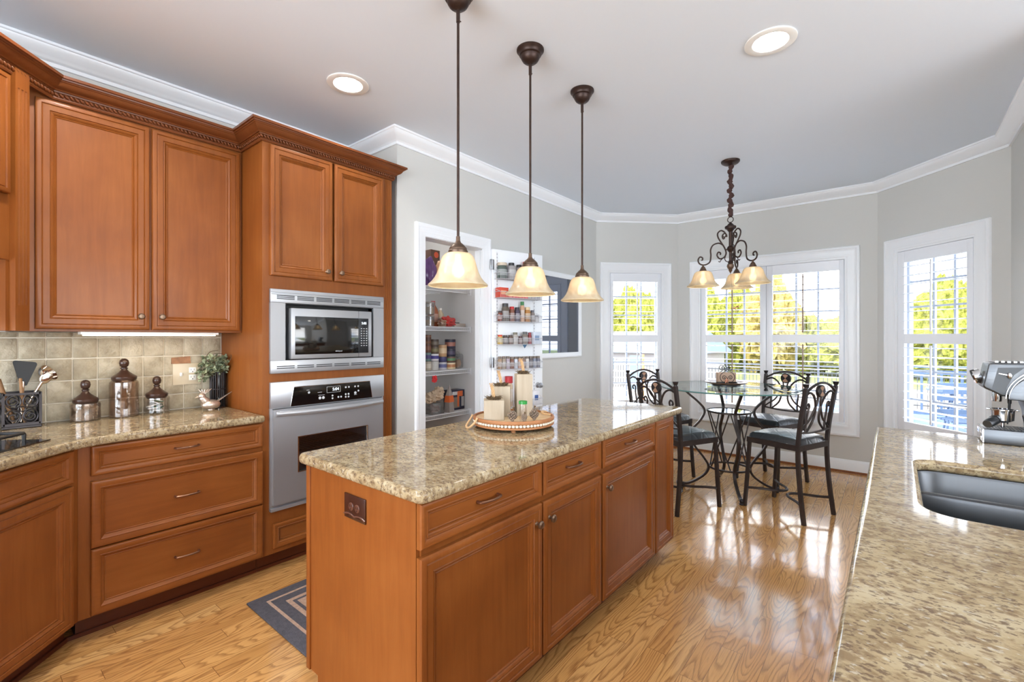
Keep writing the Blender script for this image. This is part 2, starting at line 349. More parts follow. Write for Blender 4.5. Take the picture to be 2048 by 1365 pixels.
# ------------------------------------------------------------------ mesh helpers
class MB:
    def __init__(s): s.v = []; s.f = []; s.T = None
    def add(s, vs, fs):
        o = len(s.v)
        if s.T is not None: vs = [s.T @ Vector(v) for v in vs]
        s.v += [tuple(v) for v in vs]; s.f += [tuple(i+o for i in f) for f in fs]
        return s
    def box(s, x0, y0, z0, x1, y1, z1, bev=0):
        if x0 > x1: x0, x1 = x1, x0
        if y0 > y1: y0, y1 = y1, y0
        if z0 > z1: z0, z1 = z1, z0
        if bev:
            return s.rbox(x0, y0, z0, x1, y1, z1, bev)
        v = [(x, y, z) for x in (x0, x1) for y in (y0, y1) for z in (z0, z1)]
        return s.add(v, [(0, 1, 3, 2), (4, 6, 7, 5), (0, 4, 5, 1), (2, 3, 7, 6), (0, 2, 6, 4), (1, 5, 7, 3)])
    def rbox(s, x0, y0, z0, x1, y1, z1, r):
        bm = bmesh.new(); bmesh.ops.create_cube(bm, size=1)
        for v in bm.verts: v.co = Vector((x0+(v.co.x+.5)*(x1-x0), y0+(v.co.y+.5)*(y1-y0), z0+(v.co.z+.5)*(z1-z0)))
        bmesh.ops.bevel(bm, geom=list(bm.edges), offset=min(r, .49*min(x1-x0, y1-y0, z1-z0)), segments=2, affect='EDGES', profile=.5)
        return s.bm(bm)
    def bm(s, bm):
        bm.verts.ensure_lookup_table(); bm.verts.index_update()
        s.add([v.co.copy() for v in bm.verts], [[v.index for v in f.verts] for f in bm.faces]); bm.free(); return s
    def lathe(s, prof, n=32, c=(0, 0, 0), close=True):
        vs = []; fs = []
        for r, z in prof:
            for i in range(n):
                a = 2*PI*i/n; vs.append((c[0]+r*math.cos(a), c[1]+r*math.sin(a), c[2]+z))
        for j in range(len(prof)-1):
            for i in range(n):
                k = (i+1) % n; fs.append((j*n+i, j*n+k, (j+1)*n+k, (j+1)*n+i))
        if close:
            if prof[0][0] > 1e-5: fs.append(tuple(range(n))[::-1])
            if prof[-1][0] > 1e-5: fs.append(tuple((len(prof)-1)*n+i for i in range(n)))
        return s.add(vs, fs)
    def tube(s, pts, r, n=8, closed=False, flat=1.0, caps=True):
        pts = [Vector(p) for p in pts]; N = len(pts); rr = r if isinstance(r, (list, tuple)) else [r]*N
        vs = []; fs = []; up = None
        for i, p in enumerate(pts):
            if closed: d = pts[(i+1) % N]-pts[i-1]
            else: d = pts[min(i+1, N-1)]-pts[max(i-1, 0)]
            if d.length < 1e-9: d = Vector((0, 0, 1))
            d.normalize()
            if up is None:
                up = Vector((0, 0, 1)) if abs(d.z) < .9 else Vector((1, 0, 0))
            a = d.cross(up)
            if a.length < 1e-6: a = d.cross(Vector((0, 1, .1)))
            a.normalize(); b = a.cross(d).normalized(); up = b
            for k in range(n):
                t = 2*PI*(k+.5)/n; vs.append(p+a*math.cos(t)*rr[i]+b*math.sin(t)*rr[i]*flat)
        m = N if closed else N-1
        for i in range(m):
            j = (i+1) % N
            for k in range(n):
                l = (k+1) % n; fs.append((i*n+k, i*n+l, j*n+l, j*n+k))
        if not closed and caps:
            fs.append(tuple(range(n))[::-1]); fs.append(tuple((N-1)*n+k for k in range(n)))
        return s.add(vs, fs)
    def prism(s, poly, z0, z1):
        n = len(poly); vs = [(x, y, z0) for x, y in poly]+[(x, y, z1) for x, y in poly]
        fs = [tuple(range(n))[::-1], tuple(range(n, 2*n))]+[(i, (i+1) % n, n+(i+1) % n, n+i) for i in range(n)]
        return s.add(vs, fs)
    def sweep(s, prof, path, closed=False):
        """prof: (offset to the left of travel, z); path in XY, mitred"""
        P = [Vector((p[0], p[1])) for p in path]; N = len(P); vs = []; fs = []; n = len(prof)
        for i, p in enumerate(P):
            a = (p-P[i-1]).normalized() if (i > 0 or closed) else None
            b = (P[(i+1) % N]-p).normalized() if (i < N-1 or closed) else None
            if a is None: a = b
            if b is None: b = a
            na = Vector((-a.y, a.x)); nb = Vector((-b.y, b.x)); m = (na+nb); m = m/max(m.dot(na), .2) if m.length > 1e-6 else na
            for o, z in prof: vs.append((p.x+m.x*o, p.y+m.y*o, z))
        for i in range(N if closed else N-1):
            j = (i+1) % N
            for k in range(n):
                l = (k+1) % n; fs.append((i*n+k, j*n+k, j*n+l, i*n+l))
        if not closed: fs.append(tuple(range(n))); fs.append(tuple((N-1)*n+k for k in range(n))[::-1])
        return s.add(vs, fs)
    def panel(s, o, U, V, N, w, h, prof):
        """moulded front: rectangle w x h at origin o spanned by U,V; prof = (inset, height along N)"""
        o, U, V, N = Vector(o), Vector(U), Vector(V), Vector(N); vs = []; fs = []
        for ins, ht in prof:
            for a, b in ((ins, ins), (w-ins, ins), (w-ins, h-ins), (ins, h-ins)): vs.append(o+U*a+V*b+N*ht)
        for j in range(len(prof)-1):
            for i in range(4):
                k = (i+1) % 4; fs.append((j*4+i, j*4+k, (j+1)*4+k, (j+1)*4+i))
        q = (len(prof)-1)*4; fs.append((q, q+1, q+2, q+3)); fs.append((3, 2, 1, 0))
        return s.add(vs, fs)
    def ball(s, c, r, sc=(1, 1, 1), seg=16, rings=10):
        prof = [(max(1e-6, r*math.sin(PI*i/rings)), -r*math.cos(PI*i/rings)) for i in range(rings+1)]
        T = s.T; s.T = (T if T is not None else Matrix())@Matrix.Translation(c)@Matrix.Diagonal((sc[0], sc[1], sc[2], 1))
        s.lathe(prof, seg, close=False); s.T = T; return s

def rootmat(o):
    M = Matrix()
    ch = []
    while o is not None: ch.append(o); o = o.parent
    for q in reversed(ch): M = M@Matrix.LocRotScale(q.location, q.rotation_euler, q.scale)
    return M
def build(name, mb, mat, parent=None, world=False, smooth=38, loc=None, rz=None, weld=True):
    me = bpy.data.meshes.new(name)
    vs = mb.v
    if world and parent is not None:
        I = rootmat(parent).inverted(); vs = [I@Vector(v) for v in vs]
    me.from_pydata([tuple(v) for v in vs], [], mb.f)
    bm = bmesh.new(); bm.from_mesh(me)
    if weld: bmesh.ops.remove_doubles(bm, verts=bm.verts, dist=1e-6)
    bmesh.ops.recalc_face_normals(bm, faces=bm.faces); bm.to_mesh(me); bm.free()
    if smooth:
        ar = sorted(p.area for p in me.polygons); lim = max(ar[len(ar)//2]*14, 2e-5) if len(ar) > 6 else 1e9
        me.polygons.foreach_set('use_smooth', [p.area < lim for p in me.polygons]); me.set_sharp_from_angle(angle=math.radians(smooth))
    me.materials.append(MATS[mat])
    o = bpy.data.objects.new(name, me); C.objects.link(o)
    if parent is not None: o.parent = parent
    if loc is not None: o.location = loc
    if rz is not None: o.rotation_euler = (0, 0, rz)
    return o
def tag(o, label=None, cat=None, group=None, kind=None):
    if label: o['label'] = label
    if cat: o['category'] = cat
    if group: o['group'] = group
    if kind: o['kind'] = kind
    return o
def thing(name, label, cat, loc=(0, 0, 0), rz=0, group=None):
    o = bpy.data.objects.new(name, None); C.objects.link(o); o.empty_display_size = .05
    o.location = loc; o.rotation_euler = (0, 0, rz)
    return tag(o, label, cat, group)
def struct(name, mb, mat, smooth=38, parent=None):
    o = build(name, mb, mat, parent, smooth=smooth, world=parent is not None)
    if parent is None: o['kind'] = 'structure'
    return o
def sempty(name):
    o = bpy.data.objects.new(name, None); C.objects.link(o); o['kind'] = 'structure'; return o
def text(name, s, size, mat, parent, loc, rot, extrude=.0004, align='CENTER'):
    cu = bpy.data.curves.new(name, 'FONT'); cu.body = s; cu.size = size; cu.extrude = extrude; cu.align_x = align; cu.align_y = 'CENTER'
    q = bpy.data.objects.new('t', cu); C.objects.link(q); me = bpy.data.meshes.new_from_object(q); me.name = name
    bpy.data.objects.remove(q); me.materials.clear(); me.materials.append(MATS[mat])
    me.transform(rootmat(parent).inverted()@(Matrix.Translation(loc)@rot.to_4x4()))
    o = bpy.data.objects.new(name, me); C.objects.link(o); o.parent = parent
    return o
def copy_tree(o, parent=None):
    c = o.copy(); C.objects.link(c)
    if parent is not None: c.parent = parent
    for ch in list(o.children): copy_tree(ch, c)
    return c
def arc(c, r, a0, a1, n, ax='xz'):
    out = []
    for i in range(n+1):
        a = a0+(a1-a0)*i/n; p, q = r*math.cos(a), r*math.sin(a)
        out.append({'xz': (c[0]+p, c[1], c[2]+q), 'xy': (c[0]+p, c[1]+q, c[2]), 'yz': (c[0], c[1]+p, c[2]+q)}[ax])
    return out
def smoothpts(P, k=6):
    P = [Vector(p) for p in P]; out = []
    for i in range(len(P)-1):
        p0, p1, p2, p3 = P[max(i-1, 0)], P[i], P[i+1], P[min(i+2, len(P)-1)]
        for j in range(k):
            t = j/k; out.append(.5*((2*p1)+(-p0+p2)*t+(2*p0-5*p1+4*p2-p3)*t*t+(-p0+3*p1-3*p2+p3)*t**3))
    out.append(P[-1]); return out

def frame(mb, o, U, V, N, w, h, prof):
    """mitred picture-frame ring: prof closed loop of (inset, height)"""
    o, U, V, N = Vector(o), Vector(U), Vector(V), Vector(N); vs = []; fs = []; n = len(prof)
    for ins, ht in prof:
        for a, b in ((ins, ins), (w-ins, ins), (w-ins, h-ins), (ins, h-ins)): vs.append(o+U*a+V*b+N*ht)
    for j in range(n):
        jj = (j+1) % n
        for i in range(4):
            k = (i+1) % 4; fs.append((j*4+i, j*4+k, jj*4+k, jj*4+i))
    return mb.add(vs, fs)

# ------------------------------------------------------------------ room shell
H = 2.85
Q = 2**-.5
def wall(name, p0, p1, inward, holes=(), th=.13, mat='wall_paint', z1=H):
    p0, p1 = Vector(p0), Vector(p1); U = (p1-p0); Lh = U.length; U.normalize(); Nn = Vector(inward)
    xs = sorted({0, Lh}|{h[0] for h in holes}|{h[1] for h in holes}); zs = sorted({0, z1}|{h[2] for h in holes}|{h[3] for h in holes})
    mb = MB()
    for i in range(len(xs)-1):
        for j in range(len(zs)-1):
            a, b, c, d = xs[i], xs[i+1], zs[j], zs[j+1]
            if any(h[0] <= a and b <= h[1] and h[2] <= c and d <= h[3] for h in holes): continue
            q = []
            for s, dd in ((a, 0), (b, 0), (b, -th), (a, -th)):
                p = p0+U*s+Nn*dd; q.append((p.x, p.y))
            mb.prism(q, c, d)
    return struct(name, mb, mat, smooth=0)
A2 = (-2.79, 5.015); B2 = (-2.063, 5.742); C2 = (-.119, 5.742); D2 = (.667, 4.956)
wall('wall_left', (-3.38, -3.4), (-3.38, 2.2), (1, 0))
wall('wall_jog', (-3.38, 2.085), (-2.79, 2.085), (0, -1), th=.115)
wall('wall_pantry', (-2.79, 2.2), A2, (1, 0), [(.14, .825, 0, 2.14)], th=.11)
wall('wall_bay_left', A2, B2, (Q, -Q), [(.13, .825, .46, 2.17)])
wall('wall_bay_centre', B2, C2, (0, -1), [(.26, 1.70, .46, 2.17)])
wall('wall_bay_right', C2, D2, (-Q, -Q), [(.19, .88, .46, 2.17)])
wall('wall_right', D2, (.667, 3.3), (-1, 0))
wall('wall_sink_side', (.80, 3.3), (3.9, 3.3), (0, -1))
wall('wall_side', (3.9, 3.3), (3.9, -3.4), (-1, 0), [(.6, 4.8, .6, 2.5)])
wall('wall_rear', (3.9, -3.4), (-3.38, -3.4), (0, 1), [(2.4, 6.6, .6, 2.5)])
mb = MB(); mb.prism([(-3.5, -3.5), (4.0, -3.5), (4.0, 3.42), (.80, 3.42), (.80, 5.02), (-.07, 5.87), (-2.12, 5.87), (-2.92, 5.07), (-2.92, 3.3), (-3.9, 3.3), (-3.9, 2.1), (-3.5, 2.1)], -.06, 0)
struct('floor', mb, 'oak_floor', smooth=0)
CAN1 = (-2.49, 1.51); CAN2 = (-.481, 2.645)
CANS = [CAN1, CAN2, (-2.42, .32), (-.48, .35), (-.48, -1.9), (1.6, 1.4), (1.6, -1.4), (-2.49, -2.4), (1.6, 2.6)]  # all but the first two are unseen, added to fill the kitchen with light
bm = bmesh.new()
loops = [[(-3.9, -4.7), (4.9, -4.7), (4.9, 6.2), (-3.9, 6.2)]]+[[(cx+.078*math.cos(2*PI*k/32), cy+.078*math.sin(2*PI*k/32)) for k in range(32)] for cx, cy in CANS]  # outer loop overhangs the walls, unseen eaves added to keep out the sun
eds = []
for lp in loops:
    vs = [bm.verts.new((x, y, H)) for x, y in lp]; eds += [bm.edges.new((vs[i], vs[(i+1) % len(vs)])) for i in range(len(vs))]
bmesh.ops.triangle_fill(bm, use_beauty=True, use_dissolve=False, edges=eds)
r = bmesh.ops.extrude_face_region(bm, geom=list(bm.faces))
for v in [g for g in r['geom'] if isinstance(g, bmesh.types.BMVert)]: v.co.z = H+.12
mb = MB(); mb.bm(bm); struct('ceiling', mb, 'ceiling_paint', smooth=0)
# pantry closet inside
mb = MB(); mb.box(-3.85, 2.2, 0, -3.75, 3.25, 2.6); mb.box(-3.85, 2.12, 0, -3.5, 2.2, 2.6)
mb.box(-3.75, 3.16, 0, -2.90, 3.25, 2.6); mb.box(-3.75, 2.2, 2.6, -2.9, 3.16, 2.65)
struct('wall_closet', mb, 'closet_paint', smooth=0)

room = [(3.9, 3.3), (.667, 3.3), D2, C2, B2, A2, (-2.79, 2.085), (-3.38, 2.085), (-3.38, -3.4), (3.9, -3.4)]
mb = MB(); mb.sweep([(0, 2.755), (0, H), (.088, H), (.088, 2.838), (.080, 2.834), (.078, 2.826), (.066, 2.812), (.046, 2.795), (.030, 2.785), (.022, 2.776), (.014, 2.774), (.014, 2.755)], room, True)
struct('trim_1', mb, 'trim_white')
def base_run(name, pts):
    mb = MB(); mb.sweep([(0, 0), (0, .128), (.006, .128), (.012, .118), (.015, .105), (.015, 0)], pts); struct(name, mb, 'trim_white')
base_run('baseboard_bay', [(.667, 3.3), D2, C2, B2, A2, (-2.79, 3.10)])
base_run('baseboard_jog', [(-2.79, 2.24), (-2.79, 2.085), (-2.82, 2.085)])
mb = MB(); mb.sweep([(.0155, 0.0), (.0155, .02), (.021, .018), (.027, .012), (.029, 0)], [(.667, 3.3), D2, C2, B2, A2, (-2.79, 3.10)])
struct('trim_2', mb, 'cherry_horizontal')

# pantry door casing
mb = MB()
CP = [(0, .0), (0, .012), (.004, .022), (.02, .024), (.034, .020), (.05, .019), (.07, .016), (.085, .014), (.097, .012), (.097, 0)]
for y0, y1 in ((2.244, 2.341), (3.087, 2.994)):
    s = 1 if y1 > y0 else -1
    poly = [(-2.79+hh, y0+s*i) for i, hh in CP]
    mb.prism(poly, 0, 2.225-.0)
mb2 = MB()
mb.box(-2.79, 2.341, 2.14, -2.778, 2.994, 2.155)
for k in range(len(CP)-1):
    (i0, h0), (i1, h1) = CP[k], CP[k+1]
    if h0 == 0 or h1 == 0 or i0 == i1: continue
    mb.box(-2.79, 2.25, 2.228-i1, -2.79+(h0+h1)/2, 3.082, 2.228-i0)
dc = struct('trim_3', mb, 'trim_white', smooth=0)
# jamb lining
mb = MB(); mb.box(-2.905, 2.335, 0, -2.789, 2.347, 2.135); mb.box(-2.905, 3.018, 0, -2.789, 3.026, 2.135); mb.box(-2.905, 2.347, 2.128, -2.789, 3.018, 2.141)
mb.box(-2.85, 3.006, 0, -2.835, 3.018, 2.128)
struct('trim_4', mb, 'trim_white', smooth=0)

# ------------------------------------------------------------------ bay windows with plantation shutters
def window(name, org, rz, x0, x1, openings, z0=.361, z1=2.268):
    W = sempty(name); W.location = (org[0], org[1], 0); W.rotation_euler = (0, 0, rz)
    X, Y, Z = (1, 0, 0), (0, -1, 0), (0, 0, 1)
    cp = [(0, 0), (0, .016), (.006, .024), (.022, .026), (.030, .020), (.055, .017), (.08, .015), (.088, .018), (.104, .016), (.108, .012), (.108, 0)]
    mb = MB(); frame(mb, (x0, 0, z0), X, Z, Y, x1-x0, z1-z0, cp); build('casing', mb, 'trim_white', W)
    ix0, ix1, iz0, iz1 = x0+.108, x1-.108, z0+.108, z1-.108
    mb = MB(); frame(mb, (ix0-.004, 0, iz0-.004), X, Z, Y, ix1-ix0+.008, iz1-iz0+.008, [(0, .008), (0, -.12), (.022, -.12), (.022, .002), (.012, .008)]); build('window_frame', mb, 'trim_white', W)
    # sash and glass
    sx0, sx1, sz0, sz1 = ix0+.02, ix1-.02, iz0+.02, iz1-.02
    mb = MB(); mbm = MB()
    frame(mb, (sx0, 0, sz0), X, Z, Y, sx1-sx0, sz1-sz0, [(0, -.075), (0, -.115), (.04, -.115), (.04, -.075)])
    zm = 1.33; mb.box(sx0+.03, .078, zm-.022, sx1-.03, .112, zm+.022)
    if len(openings) > 1:
        xm = (openings[0][1]+openings[1][0])/2; mb.box(xm-.045, .07, sz0, xm+.045, .118, sz1)
    build('window_sash', mb, 'sash_grey', W)
    for a, b in openings:
        for k in (1, 2):
            xx = a+(b-a)*k/3+.012; mbm.box(xx-.009, .085, sz0+.03, xx+.009, .105, sz1-.03)
        for zz in (sz0+.30, sz0+.56, zm+.30, zm+.53): mbm.box(a-.03, .086, zz-.008, b+.03, .104, zz+.008)
    build('muntins', mbm, 'sash_grey', W)
    mb = MB(); mb.add([(sx0+.03, .095, sz0+.03), (sx1-.03, .095, sz0+.03), (sx1-.03, .095, sz1-.03), (sx0+.03, .095, sz1-.03)], [(0, 1, 2, 3)]); build('window_pane', mb, 'window_glass', W, smooth=0)
    # shutters
    n = len(openings)
    for i, (a, b) in enumerate(openings):
        L = (ix0+.022) if i == 0 else (openings[i-1][1]+a)/2+.0015
        R = (ix1-.022) if i == n-1 else (b+openings[i+1][0])/2-.0015
        bz, tz = iz0+.022, iz1-.022
        mb = MB()
        mb.box(L, -.004, bz, a, .026, tz, .003); mb.box(b, -.004, bz, R, .026, tz, .003)
        for c, d in ((bz, .587), (1.298, 1.384), (2.036, tz)): mb.box(a, -.002, c, b, .024, d)
        P = build('shutter_panel', mb, 'shutter_white', W)
        for zlo, zhi, nl in ((.587, 1.298, 9), (1.384, 2.036, 8)):
            mb = MB(); sp = (zhi-zlo)/nl
            for k in range(nl):
                zc = zlo+sp*(k+.5); hw, ht = .038, .0042; tl = .03
                prof = [(-hw, 0), (-hw*.6, ht*.8), (0, ht), (hw*.6, ht*.8), (hw, 0), (hw*.6, -ht*.8), (0, -ht), (-hw*.6, -ht*.8)]
                vs = []
                for xx in (a+.002, b-.002):
                    for y, z in prof: vs.append((xx, .011+y*math.cos(tl)-z*math.sin(tl), zc+y*math.sin(tl)+z*math.cos(tl)))
                m = len(prof); mb.add(vs, [tuple(range(m))[::-1], tuple(range(m, 2*m))]+[(j, (j+1) % m, m+(j+1) % m, m+j) for j in range(m)])
            build('louvers', mb, 'shutter_white', P)
            mb = MB(); xm = (a+b)/2-.01*(i*2-1); mb.box(xm-.006, -.045, zlo+.02, xm+.006, -.031, zhi-.015, .002); build('tilt_rod', mb, 'rod_backlit' if len(openings) > 1 else 'shutter_white', P)
    return W
window('window_1', A2, PI/4, .045, .945, [(.213, .768)])
window('window_2', (0, 5.742), 0, -1.912, -.256, [(-1.724, -1.146), (-1.023, -.427)])
window('window_3', C2, -PI/4, .085, .985, [(.278, .809)])

# dark glossy panel in white frame on the pantry wall
t = thing('framed_glass_panel', 'dark glossy glass panel in a white moulded frame on the grey wall, reflecting the shutters', 'panel', (-2.79, 4.2, 1.6))
mb = MB(); frame(mb, (-2.79, 3.70, 1.137), (0, 1, 0), (0, 0, 1), (1, 0, 0), .937, .911, [(0, .001), (0, .022), (.012, .028), (.03, .022), (.045, .018), (.052, .014), (.052, .001)])
build('frame', mb, 'trim_white', t, world=True)
mb = MB(); mb.box(-2.788, 3.745, 1.185, -2.782, 4.59, 2.0); build('glass', mb, 'dark_panel_glass', t, world=True, smooth=0)

# ------------------------------------------------------------------ cabinets
DOOR = [(0, 0), (0, .015), (.003, .020), (.008, .022), (.020, .022), (.0225, .0175), (.026, .0195), (.048, .0185), (.0505, .0135), (.0545, .0155), (.060, .0125), (.065, .0055), (.0685, .008), (.073, .004), (.077, .004)]
DRAW = [(0, 0), (0, .015), (.003, .020), (.007, .022), (.011, .022), (.025, .0155), (.028, .0175), (.032, .0115), (.0365, .0095), (.039, .0045), (.042, .0065), (.045, .0045)]
WIDE = [(0, 0), (0, .015), (.003, .020), (.008, .022), (.015, .022), (.030, .0165), (.033, .0185), (.0375, .013), (.043, .0105), (.047, .005), (.050, .007), (.053, .005)]
def knob(parent, p, N, r=.0155):
    N = Vector(N); mb = MB(); mb.T = Matrix.Translation(Vector(p))@N.to_track_quat('Z', 'Y').to_matrix().to_4x4()
    mb.lathe([(.009, 0), (.008, .002), (.005, .005), (.005, .012), (.011, .016), (r, .021), (r, .025), (.011, .030), (.001, .0315)], 20)
    return build('knob', mb, 'knob_metal', parent, world=True)
def pull(parent, p, U, N, L=.10, mat='handle_metal'):
    p, U, N = Vector(p), Vector(U), Vector(N); mb = MB()
    pts = [p-U*L/2, p-U*L/2+N*.014, p-U*L*.42+N*.022, p-U*L*.2+N*.027, p+N*.029, p+U*L*.2+N*.027, p+U*L*.42+N*.022, p+U*L/2+N*.014, p+U*L/2]
    mb.tube(smoothpts(pts, 3), [.0055]*2+[.0048]*21+[.0055]*2, 8)
    return build('handle', mb, mat, parent, world=True)
def front(name, parent, o, U, N, w, h, prof, mat, knob_at=None, pull_at=None, label=None):
    mb = MB(); mb.panel(o, U, (0, 0, 1), N, w, h, prof); f = build(name, mb, mat, parent, world=True, smooth=30)
    if knob_at: knob(f, Vector(o)+Vector(U)*knob_at[0]+Vector((0, 0, knob_at[1]))+Vector(N)*.018, N)
    if pull_at: pull(f, Vector(o)+Vector(U)*pull_at[0]+Vector((0, 0, pull_at[1]))+Vector(N)*(.006 if prof is not DOOR else .006), U, N)
    return f
UY = (0, 1, 0); NX = (1, 0, 0)
# base cabinet, three drawers
t = thing('drawer_base_cabinet', 'stained maple base cabinet with three wide drawers under the left worktop', 'cabinet', (-3.07, .77, 0))
mb = MB(); mb.box(-3.378, .3705, .105, -2.765, 1.139, .876); build('body', mb, 'cherry_vertical', t, world=True, smooth=0)
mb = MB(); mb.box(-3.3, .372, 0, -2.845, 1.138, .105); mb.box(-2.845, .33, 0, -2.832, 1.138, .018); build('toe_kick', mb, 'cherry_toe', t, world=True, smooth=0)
for z0, z1 in ((.113, .408), (.413, .711), (.735, .868)):
    front('drawer', t, (-2.765, .411, z0), UY, NX, .727, z1-z0, DRAW if z0 > .7 else WIDE, 'cherry_horizontal', pull_at=(.365, (z1-z0)/2))
# corner cooktop cabinet (45 degree front)
AD = math.radians(43); D = Vector((math.cos(AD), -math.sin(AD), 0)); N = Vector((math.sin(AD), math.cos(AD), 0))
P0 = Vector((-2.765, .370, 0))
t = thing('corner_base_cabinet', 'angled corner base cabinet under the cooktop, one drawer front over a tall door', 'cabinet', (-2.9, -.3, 0))
P1 = P0+D*.92
mb = MB(); mb.prism([(P0.x, P0.y), (P1.x, P1.y), (P1.x-.5, P1.y-.62), (-3.378, -1.0), (-3.378, .368), (-2.80, .368)], .105, .876); build('body', mb, 'cherry_vertical', t, world=True, smooth=0)
q0, q1 = P0-N*.075-D*.03, P1-N*.075
mb = MB(); mb.prism([(q0.x, q0.y), (q1.x, q1.y), (q1.x-.4, q1.y-.5), (-3.3, -.9), (-3.3, .28)], 0, .105)
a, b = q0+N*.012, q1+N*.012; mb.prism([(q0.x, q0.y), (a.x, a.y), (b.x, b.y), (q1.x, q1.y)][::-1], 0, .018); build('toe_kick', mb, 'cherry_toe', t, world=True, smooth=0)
o = P0+D*.045
front('drawer', t, (o.x, o.y, .724), D, N, .83, .142, DRAW, 'cherry_horizontal', pull_at=(.415, .071))
front('door', t, (o.x, o.y, .113), D, N, .83, .60, DOOR, 'cherry_vertical')
# left worktop
def slab(name, poly, z0, z1, mat, label, cat, bev=.012, inner=None, org=None):
    bm = bmesh.new()
    vs = [bm.verts.new((x, y, z1)) for x, y in poly]
    if not inner: bm.faces.new(vs)
    else:
        iv = [bm.verts.new((x, y, z1)) for x, y in inner]
        e = [bm.edges.new((vs[i], vs[(i+1) % len(vs)])) for i in range(len(vs))]+[bm.edges.new((iv[i], iv[(i+1) % len(iv)])) for i in range(len(iv))]
        bmesh.ops.triangle_fill(bm, use_beauty=True, use_dissolve=False, edges=e)
    r = bmesh.ops.extrude_face_region(bm, geom=list(bm.faces))
    for v in [g for g in r['geom'] if isinstance(g, bmesh.types.BMVert)]: v.co.z = z0
    bmesh.ops.recalc_face_normals(bm, faces=bm.faces)
    eds = [e for e in bm.edges if len(e.link_faces) == 2 and abs(e.verts[0].co.z-e.verts[1].co.z) < 1e-6 and abs(e.link_faces[0].normal.z-e.link_faces[1].normal.z) > .5]
    bmesh.ops.bevel(bm, geom=eds, offset=bev, segments=4, affect='EDGES', profile=.5)
    mb = MB(); mb.bm(bm)
    o = build(name, mb, mat); tag(o, label, cat)
    for p in o.data.polygons:
        if abs(p.normal.z) > .995: p.use_smooth = False
    return o
def rounded(poly, rads, n=6):
    out = []; m = len(poly)
    for i, p in enumerate(poly):
        r = rads[i]; p = Vector(p)
        if r <= 0: out.append(tuple(p)); continue
        a = (Vector(poly[i-1])-p).normalized(); b = (Vector(poly[(i+1) % m])-p).normalized()
        for k in range(n+1):
            t_ = k/n; q = (p+a*r)*(1-t_)**2+p*2*t_*(1-t_)+(p+b*r)*t_**2; out.append((q.x, q.y))
    return out
w0 = Vector((-2.718, .392, 0)); w1 = w0+D*.97
poly = rounded([(-3.378, 1.138), (-3.378, -1.05), (w1.x-.5, w1.y-.6), (w1.x, w1.y), (w0.x, w0.y), (-2.718, 1.138)], [0, 0, 0, .02, .16, .012])
slab('granite_worktop', poly, .8765, .915, 'granite', 'speckled beige granite worktop along the left wall, bending to the corner cooktop', 'worktop')
# backsplash tiles
t = thing('tile_backsplash', 'tumbled beige stone tile backsplash between left worktop and wall cabinets', 'backsplash', (-3.376, .4, 1.1))
mb = MB(); mb.box(-3.379, -.95, .9155, -3.371, 1.139, 1.379); build('grout', mb, 'grout', t, world=True, smooth=0)
mb = MB(); rows = [(.9165, 1.008), (1.008, 1.123), (1.123, 1.24), (1.24, 1.35), (1.35, 1.3785)]
for j, (za, zb) in enumerate(rows):
    y = 1.134
    k = 0
    off = .0
    first = True
    while y > -.9:
        wd = .1 if not first else (.1-off+.004)
        first = False
        y0 = max(y-wd, -.93)
        g = .0032; x1 = -3.3645+random.uniform(-.0012, .0012)
        if y-y0 > .02: mb.box(-3.374, y0+g, za+g, x1, y-g, zb-(g if j < 4 else 0), .003)
        y = y0
build('tile', mb, 'travertine_tile', t, world=True)

# upper wall cabinet
t = thing('upper_wall_cabinet', 'tall two-door maple wall cabinet above the backsplash, left of the oven tower', 'cabinet', (-3.2, .69, 1.385))
mb = MB(); mb.box(-3.378, .24, 1.3805, -3.05, 1.139, 2.50); build('body', mb, 'cherry_vertical', t, world=True, smooth=0)
front('door', t, (-3.05, .262, 1.391), UY, NX, .424, 1.066, DOOR, 'cherry_vertical', knob_at=(.385, .07))
front('door', t, (-3.05, .6965, 1.391), UY, NX, .428, 1.066, DOOR, 'cherry_vertical', knob_at=(.04, .07))
mb = MB(); mb.box(-3.07, .19, 1.3805, -3.045, .2395, 2.5); mb.box(-3.378, .19, 1.3805, -3.07, .2395, 2.5); build('filler', mb, 'cherry_vertical', t, world=True, smooth=0)
# under-cabinet light
t = thing('under_cabinet_light', 'slim lit fluorescent strip under the wall cabinet', 'light', (-3.1, .72, 1.37))
mb = MB(); mb.box(-3.14, .42, 1.366, -3.06, 1.02, 1.380, .002); build('housing', mb, 'white_plastic', t, world=True)
mb = MB(); mb.box(-3.13, .435, 1.360, -3.066, 1.005, 1.3655, .002); build('diffuser', mb, 'under_light', t, world=True)
# hood unit on the diagonal
f0 = Vector((-3.03, .30, 0)); 
def dp(s, n=0, z=0): p = f0+D*s+N*n; return (p.x, p.y, z)
t = thing('hood_cabinet', 'angled corner hood cabinet with fluted pilaster over the cooktop, at the left edge', 'cabinet', (-3.1, -.1, 1.69))
mb = MB(); a, b = dp(.185), dp(1.0); c, d_ = dp(.185, -.02), dp(.185, -.25)
mb.prism([a[:2], b[:2], (b[0]-.4, b[1]-.4), (-3.378, -.6), (-3.378, -.05), d_[:2]], 1.94, 2.50)
mb.prism([dp(.185)[:2], dp(.185, -.02)[:2], dp(1.0, -.02)[:2], dp(1.0)[:2]][::-1], 1.68, 1.94)
mb.prism([dp(.185, -.002)[:2], dp(.185, -.30)[:2], dp(.20, -.30)[:2], dp(.20, -.002)[:2]][::-1], 1.3805, 1.94)
mb.prism([dp(-.03, -.10)[:2], dp(-.03, -.12)[:2], dp(1.0, -.32)[:2], dp(1.0, -.30)[:2]][::-1], 1.3805, 1.94)
build('body', mb, 'cherry_vertical', t, world=True, smooth=0)
